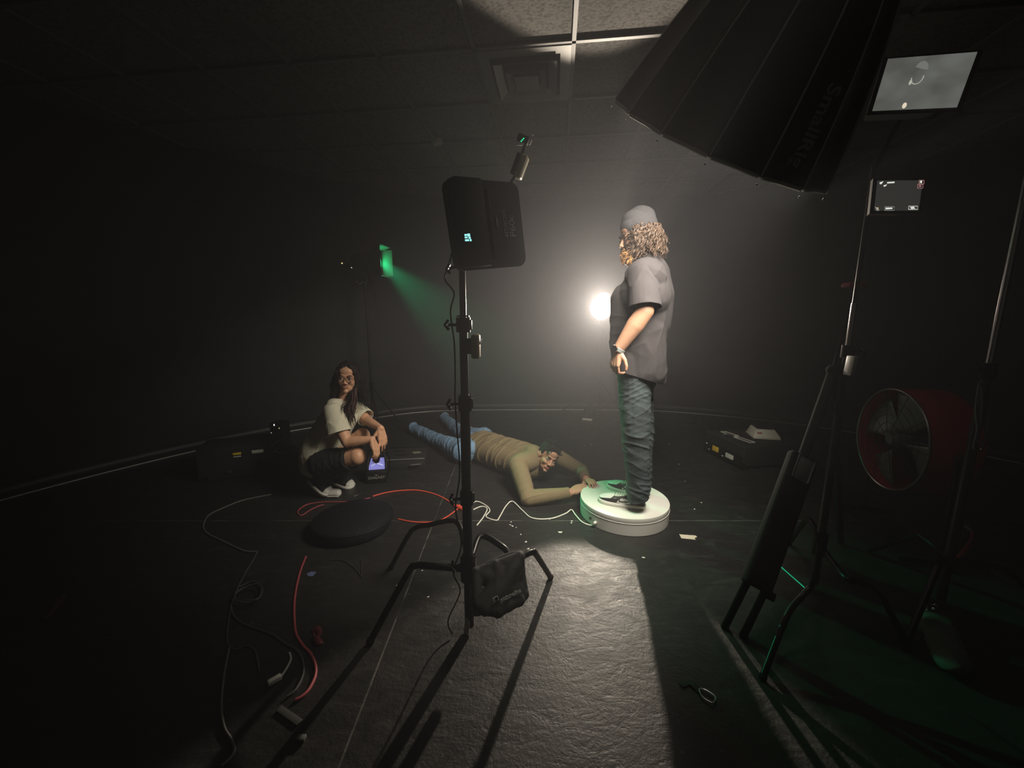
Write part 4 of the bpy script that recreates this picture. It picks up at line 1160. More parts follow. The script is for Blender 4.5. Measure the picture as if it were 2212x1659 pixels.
# stubble shadow is a short beard on the jaw
sw = [('c', nk + V((-.005, .01, 0)), .078, ch, .115), ('c', lsN.lerp(lsF, .08), .085, lsN.lerp(lsF, .92), .080), ('l', [(ch, .148), (ch.lerp(pv, .45), .142), (pv + V((.03, -.02, -.005)), .145)]),
      ('c', ch + V((-.05, -.05, -.01)), .12, pv + V((-.02, -.03, -.01)), .125), ('c', ch + V((.07, .05, 0)), .11, pv + V((.06, .04, 0)), .12),
      ('l', [(lsN, .078), (lsN.lerp(leN, .5), .070), (leN, .060)]), ('l', [(leN, .060), (leN.lerp(lwN, .4), .054), (lwN - (lwN - leN).normalized() * .012, .040)]),
      ('l', [(lsF, .074), (lsF.lerp(leF, .5), .064), (leF, .056)]), ('l', [(leF, .056), (lwF - (lwF - leF).normalized() * .03, .042)])]
ax = (pv - ch).normalized()
k1 = folds(ax + V((.25, .1, .2)), 17, 3.5, .0125, 2.7, v=V((1, .6, 0))); k2 = folds((leN - lsN), 20, 4, .008, 6.1)


def fS(c):
    d = (c - ch).dot(ax); a = max(0, min(1, (d + .02) / .12)); e = max(0, 1 - (c - leN).length / .22) + max(0, 1 - (c - lsN).length / .2)
    return k1(c) * (.12 + a * .95) + k2(c) * min(1, e)


me = blob(sw, .0048, 5, fS, cuts=[(lwN - (lwN - leN).normalized() * .004, lwN - leN, .09), (lwF - (lwF - leF).normalized() * .014, lwF - leF, .08)], thick=.003)
me.transform(Matrix.Identity(4)); link('sweater', me, knit, LM)
m = MB(); cn = nk.lerp(hl(0, -.03, -.06), .30); dd = (hl(0, -.03, -.05) - nk); fm_ = frame(dd).to_4x4(); fm_.translation = cn
m.tube([fm_ @ V((.070 * math.cos(a), .010 * math.sin(2 * a), .070 * math.sin(a))) for a in [2 * PI * k / 32 for k in range(32)]], .008, 8, closed=True, flat=1.4); m.build('collar', knit, LM)
jl = [('c', lhN, .115, lhF, .112), ('c', pv, .118, (lhN + lhF) / 2 + V((-.02, .02, 0)), .118), ('e', lhN + V((.03, -.0, .035)), (.10, .11, .085)), ('e', lhF + V((.02, 0, .035)), (.10, .11, .085))]
for h_, k_, a_ in ((lhN, lkN, laN), (lhF, lkF, laF)):
    jl += [('c', h_, .105, h_.lerp(k_, .6), .082), ('c', h_.lerp(k_, .6), .082, k_, .072), ('c', k_, .070, a_, .062), ('c', a_, .062, a_ + (a_ - k_).normalized() * .04 + V((0, 0, .01)), .066)]
me = blob(jl, .005, 3, folds((1, -.6, .2), 11, 7, .0075, 4.6), cuts=[(laN + (laN - lkN).normalized() * .07, laN - lkN, .13), (laF + (laF - lkF).normalized() * .07, laF - lkF, .13)], thick=.003)
link('jeans', me, denim_blue, LM)
for a_, k_ in ((laN, lkN), (laF, lkF)):
    d = (a_ - k_).normalized(); hl_ = a_ + d * .10 + V((0, 0, .025)); to_ = a_ + d * .16 + V((0, 0, -.055))
    me = blob([('c', a_ + d * .05, .040, hl_, .040), ('c', hl_, .040, a_ + d * .10 + V((0, 0, -.02)), .042), ('c', a_ + d * .10 + V((0, 0, -.02)), .040, to_, .030)], .004, 3); link('shoe', me, black_leather, LM)


# ================================================================== EQUIPMENT ON THE FLOOR, LEFT
UV = thing('wash_light', G(805, 1035), 'compact black stage light with a violet lit window by the woman\'s knee', 'stage light')
u0 = G(806, 1047); ur = Matrix.Rotation(R(12), 3, 'Z')
uc = u0 + V((0, .13, 0))
m = MB(); m.box(uc + V((0, -.01, .055)), (.165, .20, .11), ur, .012, segs=3)
m.build('housing', black_plastic, UV)
fx = ur @ V((1, 0, 0)); fy = ur @ V((0, 1, 0))
m = MB(); bx0 = uc + V((0, 0, .11)) - fy * .075
m.poly([bx0 - fx * .068, bx0 + fx * .068, bx0 + fx * .056 + fy * .065 + V((0, 0, .075)), bx0 - fx * .05 + fy * .065 + V((0, 0, .075))], .01, fy)
m.build('window', mat('violet_window', (.10, .10, .22), .3, emit=(.30, .30, .78), es=.62), UV)
m = MB(); m.tube([bx0 - fx * .045 + fy * .010 + V((0, 0, .030)), bx0 + fy * .016 + V((0, 0, .050)) , bx0 + fx * .05 + fy * .012 + V((0, 0, .030))], .010, 8, flat=.4); m.build('glow_band', mat('violet_bright', (.3, .3, .5), .3, emit=(.62, .62, .95), es=.6), UV)
m = MB(); m.tube(spline([bx0 - fx * .072 + V((0, 0, .0)), bx0 - fx * .062 + fy * .05 + V((0, 0, .10)), bx0 + fy * .06 + V((0, 0, .115)), bx0 + fx * .066 + fy * .05 + V((0, 0, .10)), bx0 + fx * .076 + V((0, 0, .0))], 8), .010, 8); m.build('hood', black_plastic, UV)
m = MB(); m.cyl(bx0 + fy * .055 + V((0, 0, .095)), bx0 + fy * .0 + V((0, 0, .085)), .030, .030, 24); m.build('lens_barrel', black_paint, UV)
m = MB(); m.tube([bx0 - fy * .002 + V((0, 0, .085)) + fx * .028 * math.cos(a) + V((0, 0, .028 * math.sin(a))) for a in [R(215 + k * 11) for k in range(11)]], .003, 6); m.build('barrel_ring', chrome, UV)
m = MB(); m.tube(spline([uc + fx * .09 + V((0, 0, .06)), uc + fx * .10 + V((0, 0, .15)), uc + fx * .07 + V((0, 0, .235)), uc + V((0, 0, .255)), uc - fx * .07 + V((0, 0, .235)), uc - fx * .09 + V((0, 0, .06))], 6), .008, 8, flat=.5); m.build('bracket', black_metal, UV)
text('CHAUVET', .030, uc - fy * .112 + V((0, 0, .052)), fx, V((0, 0, 1)), mat('print_grey', (.22, .22, .21), .6), parent=UV, bold=.0008)
m = MB(); m.poly([uc - fy * .1115 + fx * x + V((0, 0, z)) for x, z in ((-.014, .078), (.014, .078), (.0, .068))], .001, -fy); m.build('crown_mark', MATS['print_grey'], UV, smooth=False)

# black case behind it with aluminium edges
BC = thing('equipment_case', G(870, 1005), 'flat black equipment case with grey metal edges behind the violet stage light', 'case')
kc = G(868, 1018); kr = Matrix.Rotation(R(8), 3, 'Z')
kfx = kr @ V((1, 0, 0)); kfy = kr @ V((0, 1, 0)); kc = kc + kfy * .20 + kfx * .02
m = MB(); m.box(kc + V((0, 0, .05)), (.36, .32, .10), kr, .008); m.build('body', nylon, BC)
alu = mat('edge_aluminium', (.30, .30, .29), .35, .7)
m = MB(); m.box(kc - kfy * .163 + V((0, 0, .098)), (.36, .012, .012), kr, .002); m.build('edge_profile', alu, BC)
m = MB(); m.box(kc + kfy * .163 + V((0, 0, .098)), (.36, .012, .012), kr, .002); m.build('edge_profile', black_metal, BC)
m = MB(); m.tube(spline([kc - kfy * .165 + kfx * .05 + V((0, 0, .03)), kc - kfy * .19 + kfx * .06 + V((0, 0, .05)), kc - kfy * .19 + kfx * .15 + V((0, 0, .055))], 5), .007, 8); m.build('handle', alu, BC)
m = MB(); m.poly([kc + kfx * x + kfy * y + V((0, 0, .1015)) for x, y in ((.05, .02), (.115, .03), (.14, -.02), (.07, -.03))], .001, (0, 0, 1)); m.build('label', mat('label_sand', (.20, .19, .13), .7), BC, smooth=False, label='sand coloured sticker')
m = MB(); m.box(kc + kfx * -.03 + kfy * -.05 + V((0, 0, .102)), (.12, .012, .004), kr); m.box(kc + kfx * -.07 + kfy * .06 + V((0, 0, .102)), (.10, .010, .004), kr); m.build('latch', black_metal, BC)

# dark case at the far left with two tags
LC = thing('equipment_case', G(490, 1000), 'dark road case at far left in the gloom with a white and a yellow label', 'case')
lc = G(490, 1040) + V((0, .25, 0)); lr = Matrix.Rotation(R(24), 3, 'Z'); lfx = lr @ V((1, 0, 0)); lfy = lr @ V((0, 1, 0))
m = MB(); m.box(lc + V((0, 0, .14)), (.62, .34, .28), lr, .015); m.build('body', canvas, LC)
wl = mat('label_white', (.75, .75, .68), .7); yl = mat('label_yellow', (.80, .55, .04), .7)
f0 = lc - lfy * .1745
m = MB(); m.box(f0 + lfx * .13 + V((0, 0, .215)), (.085, .004, .028), lr, .001); m.build('label', wl, LC, label='white label')
m = MB(); m.box(f0 - lfx * .02 + V((0, 0, .215)), (.060, .004, .020), lr, .001); m.build('label', yl, LC, label='yellow label')
m = MB(); m.box(f0 - lfx * .02 + V((0, 0, .190)), (.055, .004, .008), lr, .001); m.build('label', wl, LC, label='narrow pale label')
for sx in (-.26, .26):
    m = MB(); wq = lc + lfx * sx - lfy * .15 + V((0, 0, .03)); m.cyl(wq - lfx * .015, wq + lfx * .015, .028); m.build('wheel', rubber, LC)
m = MB(); m.box(lc - lfy * .176 + lfx * -.10 + V((0, 0, .06)), (.05, .006, .03), lr, .003); m.build('latch', steel, LC)
# grey looped headset-like bracket and glinting gadget behind the woman
HB = G(617, 975)
hb_ = [P(x, y, 3.25) for x, y in ((585, 966), (600, 953), (617, 947))]
m = MB(); m.tube(spline(hb_, 6), .006, 8); m.tube(spline([P(x, y, 3.25) for x, y in ((592, 974), (610, 979), (632, 973), (643, 963), (630, 958))], 6), [.010] * 5 + [.014] * 14 + [.012] * 6, 8, flat=.5)
hbo = m.build('lid_ring', mat('ring_grey', (.20, .20, .21), .4)); zmin = min((v.co.z for v in hbo.data.vertices)); 
tag(hbo, 'bent grey metal carrying bracket on the dark box just left of the woman', 'bracket')
hbo.name = 'carrying_bracket'
dbz = zmin - .002
dbc = P(615, 968, 3.32)
m = MB(); m.box((dbc.x, 3.38, dbz / 2), (.34, .36, dbz), Matrix.Rotation(R(15), 3, 'Z'), .01); tag(m.build('storage_box', canvas), 'dark storage box in the shadow left of the woman, under the bent bracket', 'box')
GD = thing('charger', P(598, 922, 3.75), 'small dark charger with three bright glints standing left of the woman', 'charger')
gz = P(598, 922, 3.75).z
m = MB(); m.box((P(598, 922, 3.75).x, 3.80, gz / 2 + .02), (.14, .12, gz + .04), None, .01); m.build('body', black_plastic, GD)
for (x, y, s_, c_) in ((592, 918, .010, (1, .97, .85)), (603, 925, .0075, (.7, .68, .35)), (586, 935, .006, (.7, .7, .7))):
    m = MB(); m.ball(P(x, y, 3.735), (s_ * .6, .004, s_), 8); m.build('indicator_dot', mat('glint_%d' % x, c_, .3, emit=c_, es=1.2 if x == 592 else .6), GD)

# cables in the dark at the left
def cord(pts, r, m_, label, name='cable', z=.005, n_=8):
    m = MB(); m.tube(spline([G(p[0], p[1], p[2] if len(p) > 2 else z) for p in pts], n_), r, 8)
    return tag(m.build(name, m_), label, 'cable')


cord([(586, 1068), (560, 1073), (520, 1082), (480, 1098), (452, 1112), (441, 1128), (440, 1142), (452, 1155), (475, 1166), (500, 1178), (528, 1190), (556, 1192)], .0055, grey_cord, 'grey cable looping round on the floor left of the woman\'s feet')
cord([(556, 1192), (545, 1212), (528, 1240), (517, 1262), (505, 1290), (499, 1312), (506, 1332), (530, 1350), (560, 1360), (590, 1372), (615, 1390), (640, 1404), (653, 1425), (655, 1455), (640, 1488), (620, 1505)], .0048, mat('cord_dim', (.055, .055, .055), .5), 'dim grey cable winding down the dark floor at lower left', n_=8)
lp_ = [(517, 1268), (545, 1256), (563, 1268), (560, 1288), (538, 1300), (512, 1298), (508, 1284), (530, 1268), (556, 1262), (567, 1275), (556, 1294), (530, 1296)]
cord([(x, y, .005 + .004 * i) for i, (x, y) in enumerate(lp_)], .004, MATS['cord_dim'], 'small coil of grey cable on the dark floor at lower left', name='cable_coil')
cord([(498, 1312), (490, 1380), (505, 1403), (528, 1395), (548, 1402), (556, 1425), (560, 1452)], .0036, MATS['cord_dim'], 'thin dim cable arching above the white connector at lower left')
cord([(495, 1400), (485, 1450), (478, 1520), (484, 1570), (500, 1598), (506, 1620), (495, 1640), (478, 1655)], .0045, grey_cord, 'grey cable running down to the bottom edge at lower left')
wc_ = thing('connector', G(593, 1471), 'white inline cable connector with its grey lead on the dark floor', 'connector')
m = MB(); a, b_ = G(578, 1477, .014), G(608, 1460, .014); m.box((a + b_) / 2, ((b_ - a).length, .020, .020), frame((b_ - a).cross(V((0, 0, 1)))), .005); m.build('body', white_plastic, wc_)
m = MB(); m.tube(spline([b_, G(620, 1442, .01), G(628, 1424, .008), G(625, 1410, .006)], 6), .0042, 8); m.build('lead', mat('cord_pale', (.42, .42, .40), .5), wc_)
cord([(661, 1202), (650, 1230), (641, 1265), (636, 1300), (636, 1340), (640, 1370), (655, 1395), (671, 1412), (681, 1436), (681, 1460), (668, 1488), (652, 1505), (638, 1512)], .0055, pink_cord, 'rose red cable snaking toward the camera at lower left')
cord([(800, 1075), (770, 1082), (735, 1084), (705, 1084), (683, 1086), (663, 1090), (648, 1099), (643, 1107), (648, 1113), (656, 1111), (668, 1103), (686, 1094), (700, 1090)], .0040, pink_cord, 'thin red cable looping just in front of the woman\'s shoe')
cord([(713, 1209), (728, 1208), (745, 1212), (760, 1222), (774, 1236), (781, 1246), (781, 1230), (783, 1208)], .0022, MATS['cord_dim'], 'thin stiff grey wire bent to a point on the floor')
cord([(764, 1072), (775, 1068), (783, 1063)], .004, steel, 'short bright metal pin beside the woman\'s shoe', name='metal_pin')
rt = thing('red_strap', G(683, 1375), 'crumpled dark red strap lying on the floor', 'strap')
m = MB(); m.tube(spline([G(676, 1362, .01), G(684, 1357, .018), G(690, 1368, .012), G(684, 1378, .02), G(692, 1390, .01), G(683, 1384, .008), G(678, 1370, .016)], 6), .012, 8, flat=.4); m.build('webbing', mat('strap_red', (.12, .012, .025), .6), rt)
def flat_piece(name, px, m_, label, cat, z=.0015, group=None):
    m = MB(); m.poly([G(x, y, .0006) for x, y in px], z, (0, 0, 1)); return tag(m.build(name, m_, smooth=False), label, cat, group)


flat_piece('tape_piece', [(662, 1240), (672, 1235), (683, 1236), (676, 1245), (666, 1245)], mat('tape_blue', (.14, .17, .32), .6), 'small blue piece of tape on the floor below the dark pouf', 'tape')
flat_piece('tape_piece', [(1467, 1154), (1472, 1155), (1502, 1157), (1506, 1160), (1500, 1163), (1503, 1166), (1472, 1163)], mat('tape_cream', (.70, .66, .50), .6), 'torn cream strip of tape on the floor right of the turntable', 'tape')
m = MB(); a, b_ = G(602, 1530, .004), G(648, 1562, .004); m.box((a + b_) / 2, (.022, (b_ - a).length, .006), frame(b_ - a), .001)
tag(m.build('ruler', mat('ruler_grey', (.07, .07, .07), .4)), 'dim grey flat bar on the floor at lower left', 'bar')
m = MB(); m.box(G(650, 1595, .008), (.03, .02, .014), None, .004); tag(m.build('adapter_plug', mat('brick_grey', (.10, .11, .105), .5)), 'tiny grey plug on the dark floor below the flat bar', 'plug')
sp = [(1104, 1128), (1107, 1137), (1115, 1140), (1125, 1155), (1136, 1171), (1102, 1134), (1141, 1186), (1146, 1192), (1210, 1150), (1187, 1122), (1234, 1130), (912, 1233), (858, 1265), (1347, 934), (1390, 1205), (1262, 962), (1277, 960), (1235, 1126), (1445, 960), (1467, 1003), (925, 1290), (1500, 1100), (1515, 1086), (1480, 1040)]
pm = mat('paper_white', (.75, .75, .70), .7); first = None
for i, (x, y) in enumerate(sp):
    s_ = random.uniform(.006, .012) * (1.6 if i in (8, 7, 13) else 1); a = random.uniform(0, 3)
    if first is None:
        m = MB(); m.poly([V((math.cos(a + k * 1.4) * .01 * random.uniform(.6, 1.1), math.sin(a + k * 1.4) * .006, .001)) for k in range(4)], .0015, (0, 0, 1)); o = m.build('confetti_scrap', pm, smooth=False); first = o
    else:
        o = first.copy(); COL.objects.link(o)
    o.location = G(x, y); o.rotation_euler = (0, 0, a); o.scale = (s_ / .01, s_ / .01, 1)
    LB = {3: 'white paper scrap between the sandbag top and the white cord', 7: 'white scrap beside the near stand\'s right leg bend', 8: 'larger white paper scrap midway between sandbag and turntable', 9: 'white scrap just below the middle of the white cord', 10: 'white scrap beside the white cord near the turntable',
          17: 'white scrap on the floor beside the cord left of the turntable', 11: 'pale scrap on the floor left of the near stand\'s front leg', 12: 'pale scrap beyond the left leg of the near stand', 20: 'pale scrap inside the left legs of the near stand', 13: 'white paper scrap on the floor behind the standing man, near the rear lamp stand',
          14: 'white scrap in the standing man\'s shadow in front of the turntable', 21: 'white scrap on the floor just right of the turntable', 22: 'white scrap right of the turntable, farther out', 23: 'white scrap behind the turntable to its right', 18: 'white scrap right of the standing man\'s knees', 19: 'white scrap right of the standing man\'s shins'}
    tag(o, LB.get(i, 'tiny white paper scrap in the loose cluster right of the near stand' if i < 7 else 'tiny pale scrap on the floor beyond the lying man\'s head'), 'paper scrap', 'paper scraps littering the floor')

# dark round pouf
PF = thing('pouf', G(765, 1165), 'low black round pouf with a soft bluish sheen in front of the woman', 'pouf')
pc = V((G(765, 1140).x, G(765, 1140).y, 0)); pfm = mat('pouf_vinyl', (.004, .005, .009), .6, bump=.3, bscale=90)  # bluish sheen is put into the vinyl's base colour
m = MB(); m.lathe([(0, 0), (.20, 0), (.235, .015), (.25, .05), (.24, .085), (.19, .105), (.09, .112), (0, .113)], pc, seg=64); m.build('cushion', pfm, PF)
m = MB(); m.tube([pc + V((.245 * math.cos(a), .245 * math.sin(a), .078)) for a in [2 * PI * k / 48 for k in range(48)]], .004, 6, closed=True); m.build('piping', pfm, PF)


# ================================================================== ROLLING CASE AND CONTROLLER, RIGHT
RC = thing('rolling_case', G(1630, 985), 'black wheeled case lying flat by the wall with yellow and white labels', 'case')
rA, rB = G(1518, 972), G(1606, 1018)              # wheel end, from far to near corner
ry = (rA - rB); rw = ry.length; ry.normalize(); rx = V((ry.y, -ry.x, 0))
rr = Matrix((rx, ry, V((0, 0, 1)))).transposed(); rl = .62
rc_ = (rA + rB) / 2 + rx * rl / 2; rh = .20
m = MB(); m.box(rc_ + V((0, 0, rh / 2 + .025)), (rl, rw * .94, rh), rr, .02, segs=3); m.build('body', nylon, RC)
e0 = (rA + rB) / 2 - rx * .002
m = MB(); m.box(e0 + V((0, 0, .075)), (.02, rw * .9, .11), rr, .006); m.build('end_plate', black_plastic, RC)
for s in (-1, 1):
    wq = e0 + ry * s * rw * .44 + rx * .02 + V((0, 0, .036)); m = MB(); m.cyl(wq - ry * .016, wq + ry * .016, .036, seg=24); wo2 = m.build('wheel', rubber, RC)
    m = MB(); m.cyl(wq - ry * .018, wq + ry * .018, .014, seg=16); m.build('wheel_hub', steel, wo2)
m = MB(); m.box(e0 - rx * .012 + ry * rw * .14 + V((0, 0, .085)), (.003, .085, .05), rr, .004); m.build('label', yl, RC, label='yellow label')
m = MB(); m.box(e0 - rx * .012 - ry * rw * .20 + V((0, 0, .080)), (.003, .10, .042), rr, .004); m.build('label', wl, RC, label='white label')
for oy in (.30, -.04, .38):
    m = MB(); m.ball(e0 - rx * .016 + ry * rw * oy + V((0, 0, .10 if oy > .3 else .05)), (.008, .016, .010), 12, rot=rr); m.build('latch', chrome, RC)
tz = V((0, 0, rh + .028)); tp = (rA + rB) / 2
for a0, a1 in ((.30, .04), (-.02, -.32)):
    pts = [tp + rx * x + ry * rw * y + tz for x, y in ((.10, a0), (.15, a0), (.30 - .12, a1), (.13, a1))]
    m = MB(); m.tube(pts, .0045, 6, closed=True); m.build('pull_handle_frame', white_plastic, RC)
    m = MB(); m.box(tp + rx * .14 + ry * rw * (a1 if a0 > 0 else a0) * 1.0 + tz, (.03, .02, .008), rr, .002); m.build('latch', white_plastic, RC)
m = MB(); m.tube(spline([e0 + ry * rw * .2 + V((0, 0, .15)) + rx * .01, e0 + ry * rw * .1 + rx * .06 + tz + V((0, 0, .01)), tp + rx * .12 + ry * .02 + tz + V((0, 0, .006))], 6), .006, 8); m.build('strap', grey_cord, RC)
# the padded flap hanging off its side
# white controller with the dark screen on top of the case
CT = thing('lighting_controller', P(1641, 945, 3.9), 'white wedge shaped controller with a dark screen, on the black wheeled case', 'controller')
c0 = tp + rx * .40 - ry * .02 + tz
m = MB(); bmv = [(-.115, -.12, 0), (.115, -.12, 0), (.115, .12, 0), (-.115, .12, 0), (-.115, -.12, .022), (.115, -.12, .022), (.105, .11, .022), (-.105, .11, .022), (-.085, -.075, .085), (.075, -.075, .085), (.075, .085, .085), (-.085, .085, .085)]
cr_ = Matrix.Rotation(R(-14), 3, 'Z')
vs = [m.bm.verts.new(c0 + cr_ @ V(p)) for p in bmv]
for f in ((3, 2, 1, 0), (0, 1, 5, 4), (1, 2, 6, 5), (2, 3, 7, 6), (3, 0, 4, 7), (4, 5, 9, 8), (5, 6, 10, 9), (6, 7, 11, 10), (7, 4, 8, 11), (8, 9, 10, 11)): m.bm.faces.new([vs[i] for i in f])
bmesh.ops.bevel(m.bm, geom=m.bm.edges[:], offset=.006, segments=2, affect='EDGES', profile=.5)
m.build('case', mat('controller_cream', (.78, .76, .66), .4), CT, angle=30)
m = MB(); m.box(c0 + cr_ @ V((-.005, .005, .0875)), (.135, .135, .005), cr_, .002); m.build('screen', mat('screen_dark', (.015, .014, .018), .15), CT)
m = MB(); m.box(c0 + cr_ @ V((-.06, -.1, .056)), (.04, .012, .006), cr_ @ Euler((R(55), 0, 0)).to_matrix(), .002); m.build('red_mark', mat('mark_red', (.5, .08, .04), .5), CT)

# ================================================================== DRUM FAN
FN = thing('drum_fan', (2.45, 2.35, 0), 'large red drum fan with a chrome guard ring at the right', 'fan')
fc_ = P(1922, 948, 2.28); fn = V((-.97, .24, .0)).normalized(); fr = .305; fd = .235
red_m = mat('fan_red', (.28, .020, .028), .4)
fu = V((0, 0, 1)); fv = fn.cross(fu)
cp = lambda a, r, h: fc_ + (fv * math.cos(a) + fu * math.sin(a)) * r + fn * h
m = MB(); m.lathe([(fr, 0), (fr + .006, -.01), (fr + .006, -fd), (fr, -fd - .005), (fr - .004, -fd), (fr - .004, -.005), (fr, 0)], fc_, fn, 72); m.build('drum', red_m, FN)
m = MB(); m.tube([cp(2 * PI * k / 60, fr + .002, .002) for k in range(60)], .0065, 8, closed=True); m.build('guard_rim', mat('guard_chrome', (.30, .30, .29), .3, .9), FN)
for j, rr2 in enumerate((.05, .10, .15, .20, .245)):
    m = MB(); m.tube([cp(2 * PI * k / 48, rr2, .012) for k in range(48)], .0016, 5, closed=True); m.build('guard_ring', black_metal, FN)
for k in range(10):
    a = 2 * PI * k / 10; m = MB(); m.tube([cp(a, .04, .013), cp(a, fr, .0)], .0018, 5); m.build('guard_wire', black_metal, FN)
m = MB(); m.lathe([(0, .006), (.03, .006), (.045, -.01), (.05, -.10), (0, -.10)], fc_, fn, 32); m.build('motor_hub', mat('fan_grey', (.16, .17, .165), .45, .4), FN)
for k in range(4):
    bm = bmesh.new(); a0 = 2 * PI * k / 4 + R(22); g = []
    for i in range(9):
        r = .045 + (fr - .065) * i / 8; row = []
        for j in range(9):
            a = a0 + (j / 8 - .5) * (R(42) + R(20) * i / 8); row.append(bm.verts.new(cp(a, r, -.055 - .05 * (j / 8 - .5) * (1.4 - .5 * i / 8))))
        g.append(row)
    for i in range(8):
        for j in range(8): bm.faces.new((g[i][j], g[i + 1][j], g[i + 1][j + 1], g[i][j + 1]))
    me = bpy.data.meshes.new('blade'); bm.to_mesh(me); bm.free(); bo = link('blade', me, MATS['fan_grey'], FN); so = bo.modifiers.new('t', 'SOLIDIFY'); so.thickness = .002
for s in (-1, 1):
    b1 = cp(PI / 2 + s * PI / 2, fr + .02, -fd / 2); gpt = V((b1.x, b1.y, .02))
    m = MB(); m.tube([b1, b1 + V((0, 0, -.20)), gpt + fn * 0.0], .012, 10); m.build('stand_leg', black_metal, FN)
    m = MB(); m.tube([gpt + fn * .18 + V((0, 0, .0)), gpt - fn * .22], .0125, 10); m.build('stand_foot', black_metal, FN)
    m = MB(); m.ball(b1, .022, 12); m.build('tilt_knob', black_plastic, FN)
# a red hose loop on the floor by it
m = MB(); hs = [G(2048, 1226, .02), P(2068, 1208, 1.95), P(2088, 1185, 1.95), P(2101, 1160, 1.96), P(2098, 1150, 2.0)]
hs = [G(x, y, .02) for x, y in ((2046, 1227), (2068, 1209), (2087, 1188), (2099, 1166), (2101, 1150))]
m.tube(spline(hs, 6), [.012] * 6 + [.013] * 12 + [.009] * 7, 10); ho = thing('hose', hs[0], 'curved red hose lying on the floor below the drum fan', 'hose')
m.build('tube', mat('hose_red', (.36, .05, .06), .4), ho)
m = MB(); m.tube(spline([hs[-1], G(2096, 1144, .02), G(2086, 1137, .02)], 5), .008, 8); m.build('end_fitting', mat('fitting_grey', (.22, .2, .2), .4), ho)

# ================================================================== RIGHT STANDS, MONITORS, TRIPOD
RS = V((P(1845, 880, 1.72).x, 1.72, 0)); RS.x = 1.50
r2 = thing('light_stand', RS, 'black stand with one riser length chromed as a highlight in front of the red drum fan carrying the two monitors', 'stand')
rcx = lambda z: V((RS.x, RS.y, z))
ztop = 1.98
m = MB(); m.cyl(rcx(.06), rcx(.95), .017, seg=24); m.build('column', black_paint, r2)
m = MB(); m.cyl(rcx(.9), rcx(1.18), .014, seg=20); m.build('middle_riser', black_metal, r2)
m = MB(); m.cyl(rcx(1.18), rcx(1.42), .0115, seg=20); m.build('highlight_riser', chrome, r2)  # chrome on this length alone stands in for the pole's highlight
m = MB(); m.cyl(rcx(1.40), rcx(ztop), .009, seg=20); m.build('top_riser', black_metal, r2)
for zz in (.95, 1.21):
    m = MB(); m.cyl(rcx(zz - .028), rcx(zz + .028), .024); knob(m, rcx(zz) + V((.02, -.01, 0)), (1, -.3, 0), .05); m.build('collar', black_metal, r2)
for pts in ([rcx(.28), G(1757, 1254, .27), G(1735, 1285, .24), G(1700, 1330, .17), G(1648, 1462, .013)], [rcx(.27), G(1826, 1247, .27), G(1860, 1258, .25), G(1905, 1290, .17), G(1960, 1400, .013)], [rcx(.30), rcx(.30) + V((.05, .14, .02)), rcx(.24) + V((.1, .24, 0)), rcx(.013) + V((.18, .42, 0))]):
    m = MB(); m.tube(spline(pts, 8), .0125, 10); lo = m.build('leg', black_metal, r2); m = MB(); m.ball(pts[-1], .015, 10); m.build('foot_cap', rubber, lo)
m = MB(); m.cyl(rcx(.22), rcx(.33), .029); m.build('hub', black_metal, r2)
# monitors
MN = thing('field_monitor', P(1998, 175, 1.62), 'larger field monitor at upper right showing a washed out grey picture', 'monitor')
q4 = [P(1918, 128, 1.66), P(2111, 113, 1.52), P(2067, 232, 1.48), P(1884, 240, 1.62)]
mc = sum(q4, V()) / 4; mu = (q4[1] - q4[0] + q4[2] - q4[3]).normalized(); mv = (q4[0] - q4[3] + q4[1] - q4[2]); mv = (mv - mu * mv.dot(mu)).normalized(); mn = mu.cross(mv)
if mn.dot(V((0, 0, CAMH)) - mc) < 0: mn = -mn


def grow(q, k): c = sum(q, V()) / 4; return [c + (p - c) * k for p in q]


m = MB(); m.poly([p - mn * .004 for p in grow(q4, 1.12)], .028, -mn); m.build('housing', black_plastic, MN, smooth=False)


def feed_mat():
    ma, nt, b = node_mat('monitor_picture'); N = nt.nodes.new; L = nt.links.new
    tc = N('ShaderNodeTexCoord'); g = N('ShaderNodeTexNoise'); g.inputs['Scale'].default_value = 9; g.inputs['Detail'].default_value = 2
    r = N('ShaderNodeValToRGB'); r.color_ramp.elements[0].position = .35; r.color_ramp.elements[0].color = (.080, .080, .072, 1); r.color_ramp.elements[1].position = .65; r.color_ramp.elements[1].color = (.125, .130, .118, 1)
    L(tc.outputs['Object'], g.inputs['Vector']); L(g.outputs['Fac'], r.inputs[0]); L(r.outputs[0], b.inputs['Emission Color']); b.inputs['Emission Strength'].default_value = 1.0
    b.inputs['Base Color'].default_value = (.02, .02, .02, 1); b.inputs['Roughness'].default_value = .35
    return ma


m = MB(); m.poly(q4, .002, mn); scr = m.build('screen', feed_mat(), MN, smooth=False)
